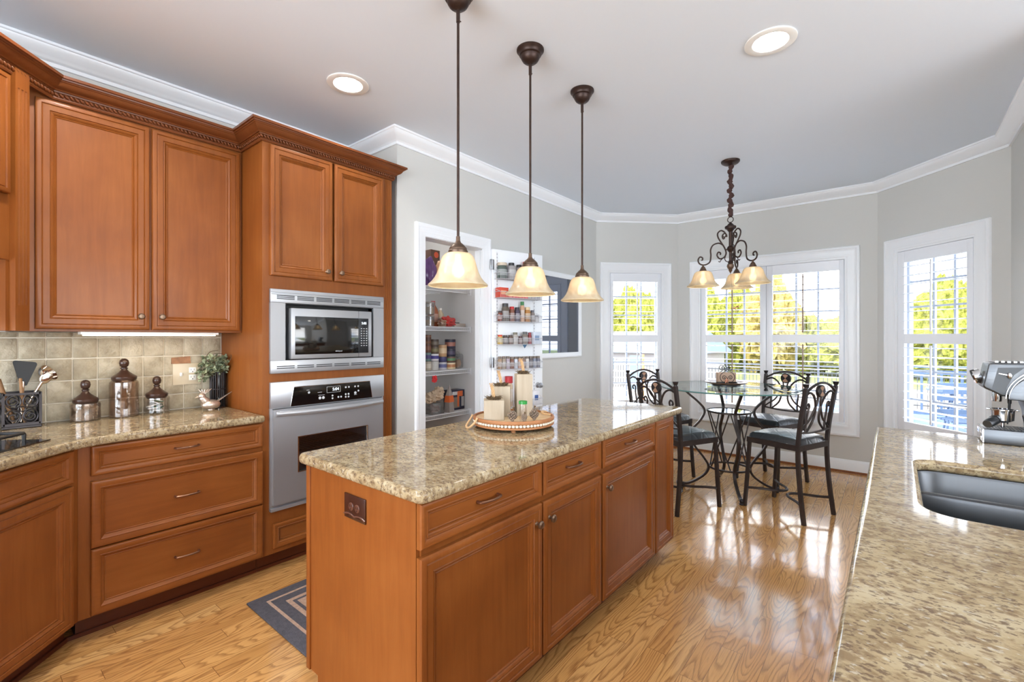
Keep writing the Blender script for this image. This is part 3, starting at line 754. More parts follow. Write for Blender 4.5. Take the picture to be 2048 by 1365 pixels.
front('door', t, dp(.20, 0, 1.955), D, N, .38, .50, DOOR, 'cherry_vertical')
front('door', t, dp(.59, 0, 1.955), D, N, .38, .50, DOOR, 'cherry_vertical')
mb = MB()   # fluted pilaster
o = Vector(dp(.117, .0, 1.3805)); w_ = .067
prof = [(0, 0), (0, .022), (.012, .022)]
for k in range(3):
    c0 = .0165+k*.017
    prof += [(c0-.005, .022), (c0-.003, .0175), (c0, .016), (c0+.003, .0175), (c0+.005, .022)]
prof += [(w_, .022), (w_, 0)]
def extr(prof, z0, z1):
    vs = []; m = len(prof)
    for z in (z0, z1):
        for a_, n_ in prof: p = o+D*a_+N*n_; vs.append((p.x, p.y, z))
    mb.add(vs, [tuple(range(m))[::-1], tuple(range(m, 2*m))]+[(i, (i+1) % m, m+(i+1) % m, m+i) for i in range(m)])
extr([(0, -.05), (0, .022), (w_, .022), (w_, -.05)], 1.3805, 1.49); extr(prof, 1.49, 2.42); extr([(0, -.05), (0, .022), (w_, .022), (w_, -.05)], 2.42, 2.50)
extr([(0, -.05), (0, 0), (w_, 0), (w_, -.05)], 1.49, 2.42)
build('pilaster', mb, 'cherry_vertical', t, world=True, smooth=20)

# oven tower
t = thing('oven_tower_cabinet', 'tall maple tower cabinet housing the microwave and wall oven', 'cabinet', (-3.07, 1.575, 0))
TX = -2.765; TY0, TY1 = 1.1405, 2.02
mb = MB(); mb.box(-3.378, TY0, .105, TX-.02, TY0+.02, 2.50); mb.box(-3.378, TY1-.02, .105, TX-.02, TY1, 2.50); mb.box(-3.378, TY0, 2.48, TX-.02, TY1, 2.50)
mb.box(-3.378, TY0+.02, .105, -3.36, TY1-.02, 2.48); mb.box(-3.36, TY0+.02, 1.115, TX-.02, TY1-.02, 1.13); mb.box(-3.36, TY0+.02, 1.64, TX-.02, TY1-.02, 1.655); mb.box(-3.36, TY0+.02, .32, TX-.02, TY1-.02, .335)
build('body', mb, 'cherry_vertical', t, world=True, smooth=0)
mb = MB(); xs0, xs1 = TX-.02, TX
for y0, y1, z0, z1 in ((TY0, 1.19, .105, 2.5), (1.925, TY1, .105, 2.5), (1.19, 1.925, 2.46, 2.5), (1.19, 1.925, 1.615, 1.72), (1.19, 1.925, 1.085, 1.16), (1.19, 1.925, .105, .36)):
    mb.box(xs0, y0, z0, xs1, y1, z1)
mb.box(xs0, 1.19, 1.72, xs1-.012, 1.925, 2.46)
for k in range(3): mb.box(TX-.001, 1.972+k*.014, .12, TX+.003, 1.979+k*.014, 2.46)
build('face_frame', mb, 'cherry_vertical', t, world=True, smooth=0)
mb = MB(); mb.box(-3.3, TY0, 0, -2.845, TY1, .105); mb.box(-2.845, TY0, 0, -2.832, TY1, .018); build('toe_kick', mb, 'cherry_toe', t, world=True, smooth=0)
front('door', t, (TX, 1.179, 1.708), UY, NX, .380, .752, DOOR, 'cherry_vertical', knob_at=(.34, .055))
front('door', t, (TX, 1.573, 1.708), UY, NX, .368, .752, DOOR, 'cherry_vertical', knob_at=(.04, .055))
front('drawer', t, (TX, 1.195, .137), UY, NX, .745, .142, DRAW, 'cherry_horizontal')
mb = MB(); mb.lathe([(.011, 0), (.011, .004), (.006, .005)], 14, (0, 0, 0))
# crown moulding on the cabinets, with rope bead
cpath = [dp(1.0)[:2], dp(0, 0)[:2], (-3.045, .292), (-3.045, TY0-.002), (TX, TY0-.002), (TX, TY1+.002), (-3.38, TY1+.002)]
cpath = [dp(1.0)[:2], (-3.045, .315), (-3.045, TY0-.002), (TX, TY0-.002), (TX, TY1+.002), (-3.2, TY1+.002)]
t = thing('cabinet_crown_moulding', 'carved wooden crown moulding running along the tops of the maple cabinets', 'moulding', (-3.0, .8, 2.47))
mb = MB(); cprof = [(0, 2.467), (.008, 2.467), (.012, 2.474), (.012, 2.480), (.010, 2.482), (.010, 2.498), (.018, 2.500), (.020, 2.506), (.026, 2.506), (.030, 2.512), (.040, 2.517), (.050, 2.526), (.056, 2.538), (.060, 2.540), (.063, 2.546), (.068, 2.546), (.070, 2.552), (.078, 2.553), (.078, 2.566), (.0, 2.566)]
cprof = [(-o_, z) for o_, z in cprof]
mb.sweep(cprof, cpath); build('moulding', mb, 'cherry_crown', t, world=True, smooth=25)
mb = MB()
P = [Vector((p[0], p[1])) for p in cpath]
offp = []
for i, p in enumerate(P):
    a = (p-P[i-1]).normalized() if i else (P[1]-P[0]).normalized(); b = (P[i+1]-p).normalized() if i < len(P)-1 else a
    na, nb = Vector((a.y, -a.x)), Vector((b.y, -b.x)); m = na+nb; m = m/m.dot(na); offp.append(p+m*.015)
for i in range(len(offp)-1):
    a, b = offp[i], offp[i+1]; Ls = (b-a).length; u = (b-a)/Ls; nb_ = max(1, int(Ls/.0175)); nn = Vector((u.y, -u.x))
    for k in range(nb_):
        c = a+u*(k+.5)*Ls/nb_
        R = Matrix(((u.x, nn.x, 0), (u.y, nn.y, 0), (0, 0, 1))).to_4x4()@Matrix.Rotation(-.7, 4, 'Y')
        T = Matrix.Translation((c.x, c.y, 2.490))@R
        mb.T = T; mb.ball((0, 0, 0), .0095, (.62, .85, 1.25), 10, 6); mb.T = None
build('rope_bead', mb, 'cherry_crown', t, world=True, smooth=60)

# ------------------------------------------------------------------ microwave
t = thing('built_in_microwave', 'stainless built-in microwave with vented trim frame in the tower cabinet', 'microwave', (-2.9, 1.56, 1.145))
X0 = TX+.001
mb = MB()
Y0, Y1, Z0, Z1 = 1.177, 1.939, 1.143, 1.632; ry0, ry1, rz0, rz1 = 1.262, 1.856, 1.2186, 1.553
mb.box(X0, Y0, Z0, X0+.020, Y1, rz0, .003); mb.box(X0, Y0, rz1, X0+.020, Y1, Z1, .003); mb.box(X0, Y0, rz0, X0+.018, ry0, rz1); mb.box(X0, ry1, rz0, X0+.018, Y1, rz1)
for z in (1.612, 1.600): mb.box(X0+.018, Y0+.004, z, X0+.026, Y1-.004, z+.004)
build('trim_frame', mb, 'brushed_steel', t, world=True)
for k in range(6):
    y0 = Y0+.035+k*.119
    for z in (1.592, 1.583, 1.574, 1.181, 1.170):
        mb = MB(); mb.box(X0+.0185, y0, z, X0+.0215, y0+.103, z+.0052); build('vent_slot', mb, 'dark_grey', t, world=True, smooth=0)
mb = MB(); mb.box(X0-.25, ry0, rz0, X0-.04, ry1, rz1); mb.box(X0-.04, ry0, rz1-.006, X0+.015, ry1, rz1); mb.box(X0-.04, ry0, rz0, X0+.015, ry0+.004, rz1); build('cavity', mb, 'black_plastic', t, world=True, smooth=0)
mb = MB(); mb.box(X0-.04, 1.288, 1.224, X0+.034, 1.8325, 1.5255, .004); face = build('face', mb, 'brushed_steel', t, world=True)
mb = MB(); mb.box(X0+.033, 1.311, 1.250, X0+.0365, 1.7316, 1.478, .001); dw = build('door_glass', mb, 'black_gloss', t, world=True)
mb = MB(); mb.box(X0+.033, 1.735, 1.250, X0+.0365, 1.806, 1.478, .001); cpn = build('control_panel', mb, 'display_black', t, world=True)
mb = MB(); mb.box(X0+.0325, 1.7325, 1.224, X0+.0345, 1.734, 1.5255); build('door_gap', mb, 'black_plastic', t, world=True, smooth=0)
RX = Matrix(((0, 0, 1), (1, 0, 0), (0, 1, 0)))
text('clock_digits', '5:05', .022, 'display_glow', cpn, (X0+.037, 1.772, 1.446), RX)
text('logo', 'whirlpool', .012, 'print_grey', dw, (X0+.037, 1.59, 1.266), RX)
for r_ in range(8):
    for c_ in range(3):
        mb = MB(); mb.box(X0+.0365, 1.748+c_*.019, 1.408-r_*.016, X0+.0372, 1.757+c_*.019, 1.413-r_*.016); build('key', mb, 'print_grey', cpn, world=True, smooth=0)

# ------------------------------------------------------------------ wall oven
t = thing('wall_oven', 'stainless single wall oven with black control panel below the microwave', 'oven', (-2.9, 1.56, .35))
mb = MB(); mb.box(X0, 1.177, .945, X0+.022, 1.939, 1.0935, .003); build('control_fascia', mb, 'brushed_steel', t, world=True)
mb = MB(); vs = [(X0+.0223, 1.288, .9455), (X0+.0223, 1.842, .9455), (X0+.0223, 1.825, 1.0585), (X0+.0223, 1.308, 1.0585)]
mb.add(vs+[(x+.0025, y, z) for x, y, z in vs], [(0, 1, 2, 3), (4, 7, 6, 5), (0, 4, 5, 1), (1, 5, 6, 2), (2, 6, 7, 3), (3, 7, 4, 0)]); cpn = build('control_panel', mb, 'black_gloss', t, world=True, smooth=0)
mb = MB(); mb.tube([(X0+.024, 1.288, .946), (X0+.024, 1.308, 1.0585), (X0+.024, 1.825, 1.0585), (X0+.024, 1.842, .946)], .0025, 6); build('panel_edge', mb, 'chrome', t, world=True)
XP = X0+.0250
mb = MB(); frame(mb, (XP, 1.515, 1.005), (0, 1, 0), (0, 0, 1), (1, 0, 0), .092, .038, [(0, 0), (0, .0008), (.0015, .0008), (.0015, 0)]); build('display_border', mb, 'print_grey', cpn, world=True, smooth=0)
text('clock_digits', '5:04', .026, 'display_glow', cpn, (XP+.0004, 1.575, 1.024), RX)
def dot(y, z, r=.008):
    mb = MB(); mb.T = Matrix.Translation((XP-.0002, y, z))@Matrix.Rotation(PI/2, 4, 'Y'); mb.lathe([(r, 0), (r, .0009)], 14); mb.T = None; build('button', mb, 'print_grey', cpn, world=True, smooth=0)
for y, z, r in ((1.40, 1.018, .007), (1.47, .978, .009), (1.492, .978, .009), (1.553, .985, .006), (1.553, .968, .006), (1.593, .972, .006), (1.612, .972, .006), (1.645, .985, .006), (1.665, .985, .006), (1.645, .968, .006), (1.665, .968, .006), (1.645, 1.030, .006), (1.667, 1.030, .006), (1.712, 1.030, .006), (1.735, 1.030, .006), (1.714, .988, .009), (1.737, 1.0, .006)): dot(y, z, r)
for y, z, w_ in ((1.455, 1.012, .028), (1.385, 1.032, .018), (1.46, .994, .04), (1.705, .975, .02)):
    mb = MB(); mb.box(XP, y, z, XP+.0006, y+w_, z+.0022); build('printed_line', mb, 'print_grey', cpn, world=True, smooth=0)
# door with window
mb = MB(); dz0, dz1 = .388, .936; wy0, wy1, wz0, wz1 = 1.336, 1.800, .556, .760
for y0, y1, z0, z1 in ((1.19, wy0, dz0, dz1), (wy1, 1.926, dz0, dz1), (wy0, wy1, dz0, wz0), (wy0, wy1, wz1, dz1)): mb.box(X0+.001, y0, z0, X0+.030, y1, z1)
dr = build('door', mb, 'brushed_steel', t, world=True, smooth=0)
mb = MB(); frame(mb, (X0+.030, wy0-.006, wz0-.006), (0, 1, 0), (0, 0, 1), (1, 0, 0), wy1-wy0+.012, wz1-wz0+.012, [(0, 0), (.002, .003), (.006, .003), (.008, -.004)]); build('window_rim', mb, 'chrome', dr, world=True)
mb = MB(); mb.box(X0+.018, wy0, wz0, X0+.022, wy1, wz1); build('window_pane', mb, 'oven_glass', dr, world=True, smooth=0)
mb = MB(); mb.box(X0-.42, 1.25, .42, X0-.40, 1.88, .90); mb.box(X0-.40, 1.25, .42, X0, 1.26, .90); mb.box(X0-.40, 1.87, .42, X0, 1.88, .90); mb.box(X0-.40, 1.26, .42, X0, 1.87, .43); mb.box(X0-.40, 1.26, .89, X0, 1.87, .90)
build('cavity', mb, 'oven_enamel', t, world=True, smooth=0)
mb = MB()
for k in range(19): mb.tube([(X0-.38, 1.275+k*.032, .67), (X0-.01, 1.275+k*.032, .67)], .002, 6)
for xx in (X0-.36, X0-.19, X0-.02): mb.tube([(xx, 1.265, .667), (xx, 1.865, .667)], .0025, 6)
build('oven_rack', mb, 'chrome', t, world=True)
mb = MB(); mb.box(X0, 1.177, .36, X0+.013, 1.19, .944); mb.box(X0, 1.926, .36, X0+.013, 1.939, .944); mb.box(X0, 1.19, .938, X0+.004, 1.926, .944); build('side_trim', mb, 'brushed_steel', t, world=True, smooth=0)
mb = MB(); mb.box(X0, 1.177, .352, X0+.026, 1.939, .372, .003); mb.box(X0, 1.19, .372, X0+.010, 1.926, .384); build('bottom_trim', mb, 'brushed_steel', t, world=True)
pts = [(X0+.03+.038*math.sin(PI*min(1, max(0, (k-.5)/19)))**.5 if 0 < k < 20 else X0+.028, 1.20+k*.0358, .905+.010*math.sin(PI*k/20)*-1) for k in range(21)]
mb = MB(); mb.tube([(X0+.034+.030*math.sin(PI*k/24), 1.205+k*.0297, .912-.006*math.sin(PI*k/24)) for k in range(25)], .013, 10, flat=1.3)
mb.box(X0+.028, 1.20, .898, X0+.045, 1.222, .926, .003); mb.box(X0+.028, 1.895, .898, X0+.045, 1.918, .926, .003)
build('door_handle', mb, 'brushed_steel', t, world=True)

# ------------------------------------------------------------------ island
t = thing('kitchen_island', 'long maple kitchen island cabinet with drawers and doors facing the sink side', 'island', (-1.385, 1.87, 0))
IX = -1.07
mb = MB(); mb.box(-1.70, .885, .105, IX, 2.865, .876); build('body', mb, 'cherry_vertical', t, world=True, smooth=0)
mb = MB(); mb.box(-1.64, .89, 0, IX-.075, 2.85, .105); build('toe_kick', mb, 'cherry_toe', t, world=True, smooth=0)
mb = MB(); mb.box(-1.690, .872, .105, -1.078, .885, .876); mb.box(-1.64, .872, 0, -1.078-.07, .885, .105); build('end_panel', mb, 'cherry_vertical', t, world=True, smooth=0)
mb = MB(); mb.box(-1.716, .866, .105, -1.690, .8845, .876, .002); build('end_stile', mb, 'cherry_vertical', t, world=True)
mb = MB(); mb.box(-1.7165, .885, .105, -1.70, 2.865, .876); build('rear_panel', mb, 'cherry_vertical', t, world=True, smooth=0)
for y0, y1, kn in ((.868, 1.466, 'R'), (1.478, 1.938, 'L'), (1.957, 2.566, 'L')):
    front('drawer', t, (IX, y0, .735), UY, NX, y1-y0, .134, DRAW, 'cherry_horizontal', pull_at=((y1-y0)/2, .072))
    front('door', t, (IX, y0, .113), UY, NX, y1-y0, .597 if y0 > .9 else .597, DOOR, 'cherry_vertical', knob_at=((y1-y0)-.036 if kn == 'R' else .036, .528))
front('end_door', t, (IX, 2.580, .113), UY, NX, .275, .756, DOOR, 'cherry_vertical')
poly = rounded([(-1.745, .842), (-1.020, .842), (-1.020, 2.945), (-1.745, 2.945)], [.035]*4)
slab('island_worktop', poly, .8765, .915, 'granite', 'long speckled beige granite slab topping the kitchen island', 'worktop', .014)
# outlet on the end panel
t = thing('island_outlet', 'dark brown double outlet plate on the end panel of the island', 'outlet', (-1.39, .872, .78))
mb = MB(); mb.box(-1.452, .866, .740, -1.328, .8718, .822, .002); build('plate', mb, 'outlet_brown', t, world=True)
mb = MB()
for cx in (-1.408, -1.372):
    mb.T = Matrix.Translation((cx, .8662, .783))@Matrix.Rotation(PI/2, 4, 'X'); mb.lathe([(.013, 0), (.0135, .0015), (.012, .003)], 20); mb.T = None
build('socket', mb, 'outlet_brown_light', t, world=True)
mb = MB(); mb.tube([(-1.452+.0124*k, .8650, .752+.006*abs(math.sin(k*PI/5))) for k in range(11)], .0025, 6); build('scroll_edge', mb, 'outlet_brown_light', t, world=True)

# ------------------------------------------------------------------ peninsula with sink
mb = MB()
t = bpy.data.objects['island_outlet']
for cx in (-1.408, -1.372):
    mb = MB()
    for dx_ in (-.005, .005): mb.box(cx+dx_-.001, .8622, .782, cx+dx_+.001, .8634, .790)
    mb.box(cx-.002, .8622, .774, cx+.002, .8634, .778); build('slot', mb, 'black_plastic', t, world=True, smooth=0)
t = thing('sink_base_cabinet', 'maple base cabinet run carrying the sink worktop at the right edge', 'cabinet', (.6, .9, 0))
mb = MB(); mb.box(-.025, -1.2, .105, 0, 2.85, .876); mb.box(0, 2.83, .105, 1.25, 2.85, .876); mb.box(1.23, -1.2, .105, 1.25, 2.83, .876); mb.box(0, -1.2, .105, 1.23, -1.18, .876); mb.box(0, -1.18, .105, 1.23, 2.83, .12)
build('body', mb, 'cherry_vertical', t, world=True, smooth=0)
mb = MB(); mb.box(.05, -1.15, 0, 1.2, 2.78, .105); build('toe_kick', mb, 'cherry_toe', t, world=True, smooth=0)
for k in range(5):
    y1 = 2.84-k*.62
    mb = MB(); mb.panel((-.025, y1, .113), (0, -1, 0), (0, 0, 1), (-1, 0, 0), .6, .755, DOOR); build('door', mb, 'cherry_vertical', t, world=True, smooth=30)
SX0, SX1, SY0, SY1 = .062, .56, 1.555, 2.215
hole = rounded([(SX0, SY0), (SX1, SY0), (SX1, SY1), (SX0, SY1)], [.09, .06, .06, .07], 8)
slab('sink_worktop', rounded([(-.066, -1.25), (1.28, -1.25), (1.28, 2.905), (-.066, 2.905)], [.02, .02, .02, .02]), .8765, .915, 'granite', 'wide speckled beige granite worktop with sink cutout in the right foreground', 'worktop', .014, inner=hole)
t = thing('undermount_sink', 'brushed steel double bowl sink set below the right foreground worktop', 'sink', (.31, 1.88, .68))
mb = MB()
def bowl(x0, y0, x1, y1, z0, z1, r):
    bm = bmesh.new(); rings = []
    for ins, z, rr in ((-.012, z1, r), (0, z1, r), (.004, z1-.01, r), (.010, z0+.05, r), (.018, z0+.018, r), (.045, z0, r*.9)):
        pl = rounded([(x0+ins, y0+ins), (x1-ins, y0+ins), (x1-ins, y1-ins), (x0+ins, y1-ins)], [rr]*4, 8); rings.append([bm.verts.new((a, b, z)) for a, b in pl])
    for a, b in zip(rings, rings[1:]):
        for i in range(len(a)): bm.faces.new((a[i], a[(i+1) % len(a)], b[(i+1) % len(a)], b[i]))
    bm.faces.new(rings[-1]); mb.bm(bm)
bowl(SX0-.006, SY0-.006, SX1+.006, SY1+.006, .69, .8765, .08)
build('bowl', mb, 'sink_steel', t, world=True)
mb = MB(); mb.box(SX0-.004, 1.945, .692, SX1+.004, 1.985, .862, .012); build('divider', mb, 'sink_steel', t, world=True)
for yy in (1.75, 2.1):
    mb = MB(); mb.lathe([(.045, .6905), (.043, .694), (.030, .693), (.001, .691)], 24, (.31, yy, 0)); build('drain', mb, 'chrome', t, world=True)

# ------------------------------------------------------------------ espresso machine
t = thing('espresso_machine', 'stainless espresso machine with portafilter on the far end of the sink worktop', 'coffee machine', (.45, 2.80, .9155))
mb = MB(); bx0, by0, by1, zb = .285, 2.722, 2.885, .9155
mb.box(bx0+.004, by0, zb, .70, by1, zb+.058, .004); build('base', mb, 'machine_steel', t, world=True)
mb = MB(); mb.box(bx0-.001, by0+.012, zb+.006, bx0+.004, by1-.012, zb+.05, .001); frame(mb, (bx0+.004, by1, zb+.002), (0, -1, 0), (0, 0, 1), (-1, 0, 0), by1-by0, .055, [(0, 0), (0, .004), (.008, .004), (.008, 0)]); build('drip_tray_front', mb, 'chrome', t, world=True)
mb = MB()
for k in range(14): mb.box(bx0+.02+k*.014, by0+.02, zb+.0575, bx0+.028+k*.014, by1-.02, zb+.0605)
build('drip_grate', mb, 'dark_grey', t, world=True, smooth=0)
def sideprof(name, prof, y0, y1, mat, bev=0):
    mb = MB(); m = len(prof); vs = [(x, y0, z) for x, z in prof]+[(x, y1, z) for x, z in prof]
    mb.add(vs, [tuple(range(m)), tuple(range(m, 2*m))[::-1]]+[(i, (i+1) % m, m+(i+1) % m, m+i) for i in range(m)])
    if bev:
        bm = bmesh.new(); vv = [bm.verts.new(v) for v in mb.v]; [bm.faces.new([vv[i] for i in f]) for f in mb.f]
        bmesh.ops.recalc_face_normals(bm, faces=bm.faces); bmesh.ops.bevel(bm, geom=[e for e in bm.edges if e.calc_face_angle(0) > .35], offset=bev, segments=3, affect='EDGES', profile=.5); mb = MB(); mb.bm(bm)
    return build(name, mb, mat, t, world=True)
arcp = [(.50+.0*k, 0) for k in range(0)]
head = [(.285, 1.150), (.318, 1.243), (.345, 1.247), (.72, 1.250), (.72, .973), (.56, .973), (.548, 1.05), (.515, 1.103), (.47, 1.112), (.395, 1.112), (.345, 1.128), (.30, 1.140)]
sideprof('body', head, by0-.008, by1, 'machine_steel', .008)
sideprof('side_panel', [(.338, 1.142), (.372, 1.228), (.52, 1.232), (.46, 1.20), (.42, 1.15), (.408, 1.122)], by0-.0105, by0-.007, 'dark_grey')
mb = MB()
for r_, m_ in ((.0, 0), (.018, 1)):
    pts = [(.68-(.265-r_)*math.cos(a), by0-.011, 1.105+(.125-r_*.6)*math.sin(a)) for a in [PI/2*k/14 for k in range(15)]]
    mb.tube(pts, .0045, 8)
build('chrome_arc', mb, 'chrome', t, world=True)
sideprof('arched_shell', [(.68-.25*math.cos(PI/2*k/12), 1.10+.112*math.sin(PI/2*k/12)) for k in range(13)]+[(.70, 1.212), (.70, 1.095)], by0-.016, by0-.007, 'machine_steel', .003)
mb = MB(); mb.tube([(.375, by0-.012, 1.205), (.42, by0-.016, 1.20)], [.003, .004], 8); mb.ball((.435, by0-.018, 1.197), .016, (1, .5, .8)); build('steam_lever', mb, 'chrome', t, world=True)
mb = MB(); mb.T = Matrix.Translation((.290, 2.80, 1.19))@Matrix.Rotation(-PI/2-.35, 4, 'Y'); mb.lathe([(.028, 0), (.030, .004), (.030, .024), (.026, .028)], 24); mb.T = None; build('dial', mb, 'chrome', t, world=True)
mb = MB(); mb.T = Matrix.Translation((.277, 2.80, 1.193))@Matrix.Rotation(-PI/2-.35, 4, 'Y'); mb.lathe([(.020, 0), (.024, .004), (.024, .016), (.020, .018)], 24); mb.T = None; build('dial_cap', mb, 'black_plastic', t, world=True)
mb = MB()
for k in range(9): mb.box(.36+k*.035, by0+.01, 1.249, .378+k*.035, by1-.01, 1.254)
build('cup_rail', mb, 'chrome', t, world=True, smooth=0)
mb = MB(); mb.lathe([(.030, 0), (.032, .01), (.032, .04)], 24, (.385, 2.80, 1.085)); build('group_head', mb, 'chrome', t, world=True)
mb = MB(); mb.tube([(.452, 2.775, 1.112), (.452, 2.775, 1.08)], .012, 12); mb.tube([(.452, 2.775, 1.08), (.445, 2.770, 1.02), (.438, 2.765, .995)], [.009, .007, .004], 10); build('steam_wand', mb, 'black_plastic', t, world=True)
mb = MB(); mb.tube([(.545, 2.78, 1.08), (.545, 2.78, 1.03)], .010, 12); mb.lathe([(.003, 0), (.024, .055), (.024, .06), (.02, .06), (.001, .01)], 20, (.545, 2.78, .975)); build('water_spout', mb, 'chrome', t, world=True)
mb = MB(); mb.box(.60, by0+.01, .973, .70, by1, 1.10); build('column', mb, 'machine_steel', t, world=True, smooth=0)
for o_ in list(t.children):
    if o_.name.split('.')[0] in ('body', 'side_panel', 'chrome_arc', 'arched_shell', 'steam_lever', 'cup_rail', 'column', 'base', 'drip_grate', 'steam_wand', 'water_spout', 'group_head'):
        k_ = .285-t.location.x
        for v_ in o_.data.vertices: v_.co.x = k_+(v_.co.x-k_)*(.5 if o_.name.split('.')[0] not in ('base', 'drip_grate', 'column') else .72)
# portafilter and basket resting on the tray
t = thing('portafilter', 'chrome portafilter with round handle resting on the espresso machine drip tray', 'portafilter', (.43, 2.79, .977))
mb = MB(); mb.lathe([(.006, 0), (.006, .018), (.024, .024), (.034, .03), (.036, .07), (.040, .072), (.040, .076), (.033, .076), (.032, .034), (.001, .03)], 28, (.352, 2.80, .977)); mb.box(.388, 2.792, 1.046, .400, 2.808, 1.053, .002); mb.box(.304, 2.792, 1.046, .316, 2.808, 1.053, .002); build('basket', mb, 'chrome', t, world=True)
mb = MB(); mb.tube([(.335, 2.785, 1.018), (.328, 2.770, 1.012), (.324, 2.762, 1.009)], [.012, .016, .019], 14); build('neck', mb, 'black_plastic', t, world=True)
mb = MB(); mb.tube([(.325, 2.765, 1.009), (.320, 2.755, 1.006), (.304, 2.728, .998), (.298, 2.718, .995)], [.0165, .018, .0175, .015], 18); build('handle', mb, 'machine_steel', t, world=True)

# ------------------------------------------------------------------ cooktop
t = thing('cooktop', 'black glass cooktop in the corner worktop at the left edge', 'cooktop', (-2.72, -.1, .9155))
c0 = Vector((-2.762, .285, 0)); q = [c0, c0+D*.76, c0+D*.76-N*.50, c0-N*.50]
mb = MB(); mb.prism([(p.x, p.y) for p in q][::-1], .9155, .921); build('glass', mb, 'black_gloss', t, world=True, smooth=0)
g0 = c0-N*.06+D*.05
for gi in range(2):
    mb = MB(); gb = g0+D*(gi*.34)
    cs = [gb, gb+D*.31, gb+D*.31-N*.38, gb-N*.38]
    top = [Vector((p.x, p.y, .957)) for p in cs]
    mb.tube([*top, top[0]], .0065, 8)
    for p in top: mb.tube([p, p+(Vector((0, 0, -.012))), Vector((p.x, p.y, .9215))], [.0065, .0075, .006], 8)
    for k in range(1, 4):
        a = gb-N*(.38*k/4); b = a+D*.31; mb.tube([(a.x, a.y, .957), (b.x, b.y, .957)], .0055, 8)
    build('grate', mb, 'cast_iron', t, world=True)

# ------------------------------------------------------------------ utensil holder and utensils
hx, hy = -3.295, .236
t = thing('utensil_holder', 'square black iron utensil holder with scrolled sides on the left worktop', 'utensil holder', (hx, hy, .9155))
mb = MB(); b_ = .062
mb.box(hx-.068, hy-.068, .9155, hx+.068, hy+.068, .927, .003); mb.box(hx-b_, hy-b_, .927, hx+b_, hy+b_, .932)
for sx in (-1, 1):
    for sy in (-1, 1): mb.box(hx+sx*b_-.005, hy+sy*b_-.005, .93, hx+sx*b_+.005, hy+sy*b_+.005, 1.085)
for s_ in (-1, 1):
    for z in (.936, 1.080):
        mb.box(hx-b_, hy+s_*b_-.005, z-.005, hx+b_, hy+s_*b_+.005, z+.005); mb.box(hx+s_*b_-.005, hy-b_, z-.005, hx+s_*b_+.005, hy+b_, z+.005)
build('frame', mb, 'iron_black', t, world=True, smooth=0)
def spiral(cu, cz, r0, turns, a0, sgn, n=26):
    out = []
    for i in range(n+1):
        k = i/n; a = a0+sgn*turns*2*PI*k; r = r0*(1-.78*k); out.append((cu+r*math.cos(a), cz+r*math.sin(a)))
    return out
for fx, nm in ((b_, 0), (-b_, 0)):
    for ax in ('y', 'x'):
        mb = MB()
        for su in (-1, 1):
            for cz, sz in ((.972, 1), (1.045, -1)):
                pts = spiral(su*.029, cz, .026, 1.35, PI/2 if su*sz > 0 else PI/2, su*sz)
                pts = [(-su*0+p[0], p[1]) for p in pts]
                P3 = [((hx+fx, hy+u_, z_) if ax == 'y' else (hx+u_, hy+fx, z_)) for u_, z_ in pts]
                mb.tube(P3, .0032, 6)
                P3 = [((hx+fx, hy+su*.029+.026*math.cos(a)*.98, cz+.026*math.sin(a)*1.25) if ax == 'y' else (hx+su*.029+.026*math.cos(a), hy+fx, cz+.026*math.sin(a)*1.25)) for a in [2*PI*k/24 for k in range(25)]]
                mb.tube(P3, .0028, 6)
        P3 = [((hx+fx, hy+.012*math.cos(a), 1.008+.012*math.sin(a)) if ax == 'y' else (hx+.012*math.cos(a), hy+fx, 1.008+.012*math.sin(a))) for a in [2*PI*k/16 for k in range(17)]]
        mb.tube(P3, .003, 6)
        build('scroll_panel', mb, 'iron_black', t, world=True)
def utensil(name, label, cat, foot, top):
    return thing(name, label, cat, foot), Vector(foot), Vector(top)
def rodpart(t, a, b, r, mat, name='handle'):
    mb = MB(); mb.tube([a, a+(b-a)*.5, b], r, 10); return build(name, mb, mat, t, world=True)
t, a, b = utensil('spatula', 'wide black turner with rounded square blade in the iron holder', 'spatula', (hx+.01, hy+.0, .935), (hx+.0, hy+.008, 1.135))
rodpart(t, a, b, .006, 'utensil_steel')
mb = MB(); Tm = Matrix.Translation(b+Vector((0, .0, -.02)))@Matrix.Rotation(-.05, 4, 'X')@Matrix.Rotation(-.12, 4, 'Y')
pl = rounded([(-.010, 0), (.012, 0), (.048, .115), (-.044, .125)], [.004, .004, .018, .018])
mb.T = Tm; m = len(pl); mb.add([(-.002, u_, z_) for u_, z_ in pl]+[(.002, u_, z_) for u_, z_ in pl], [tuple(range(m)), tuple(range(m, 2*m))[::-1]]+[(i, (i+1) % m, m+(i+1) % m, m+i) for i in range(m)]); mb.T = None
build('blade', mb, 'black_plastic', t, world=True)
t, a, b = utensil('ladle', 'polished steel ladle with round bowl leaning right out of the holder', 'ladle', (hx-.01, hy-.015, .935), (hx+.0, hy+.088, 1.165))
rodpart(t, a, b, [.004, .006, .007], 'utensil_steel')
mb = MB(); mb.T = Matrix.Translation(b+Vector((.0, .012, .01)))@Matrix.Rotation(-.9, 4, 'X')@Matrix.Rotation(.5, 4, 'Y'); mb.lathe([(a_*1.25, b_*1.25) for a_, b_ in [(.001, -.034), (.014, -.032), (.026, -.024), (.033, -.012), (.036, .0), (.034, 0), (.030, -.012), (.024, -.021), (.012, -.029), (.001, -.031)]], 28, close=False); mb.T = None; build('bowl', mb, 'utensil_steel', t, world=True)
t, a, b = utensil('serving_spoon', 'steel slotted spoon leaning right beneath the ladle', 'spoon', (hx+.025, hy-.02, .935), (hx+.04, hy+.07, 1.13))
rodpart(t, a, b, [.004, .006, .006], 'utensil_steel')
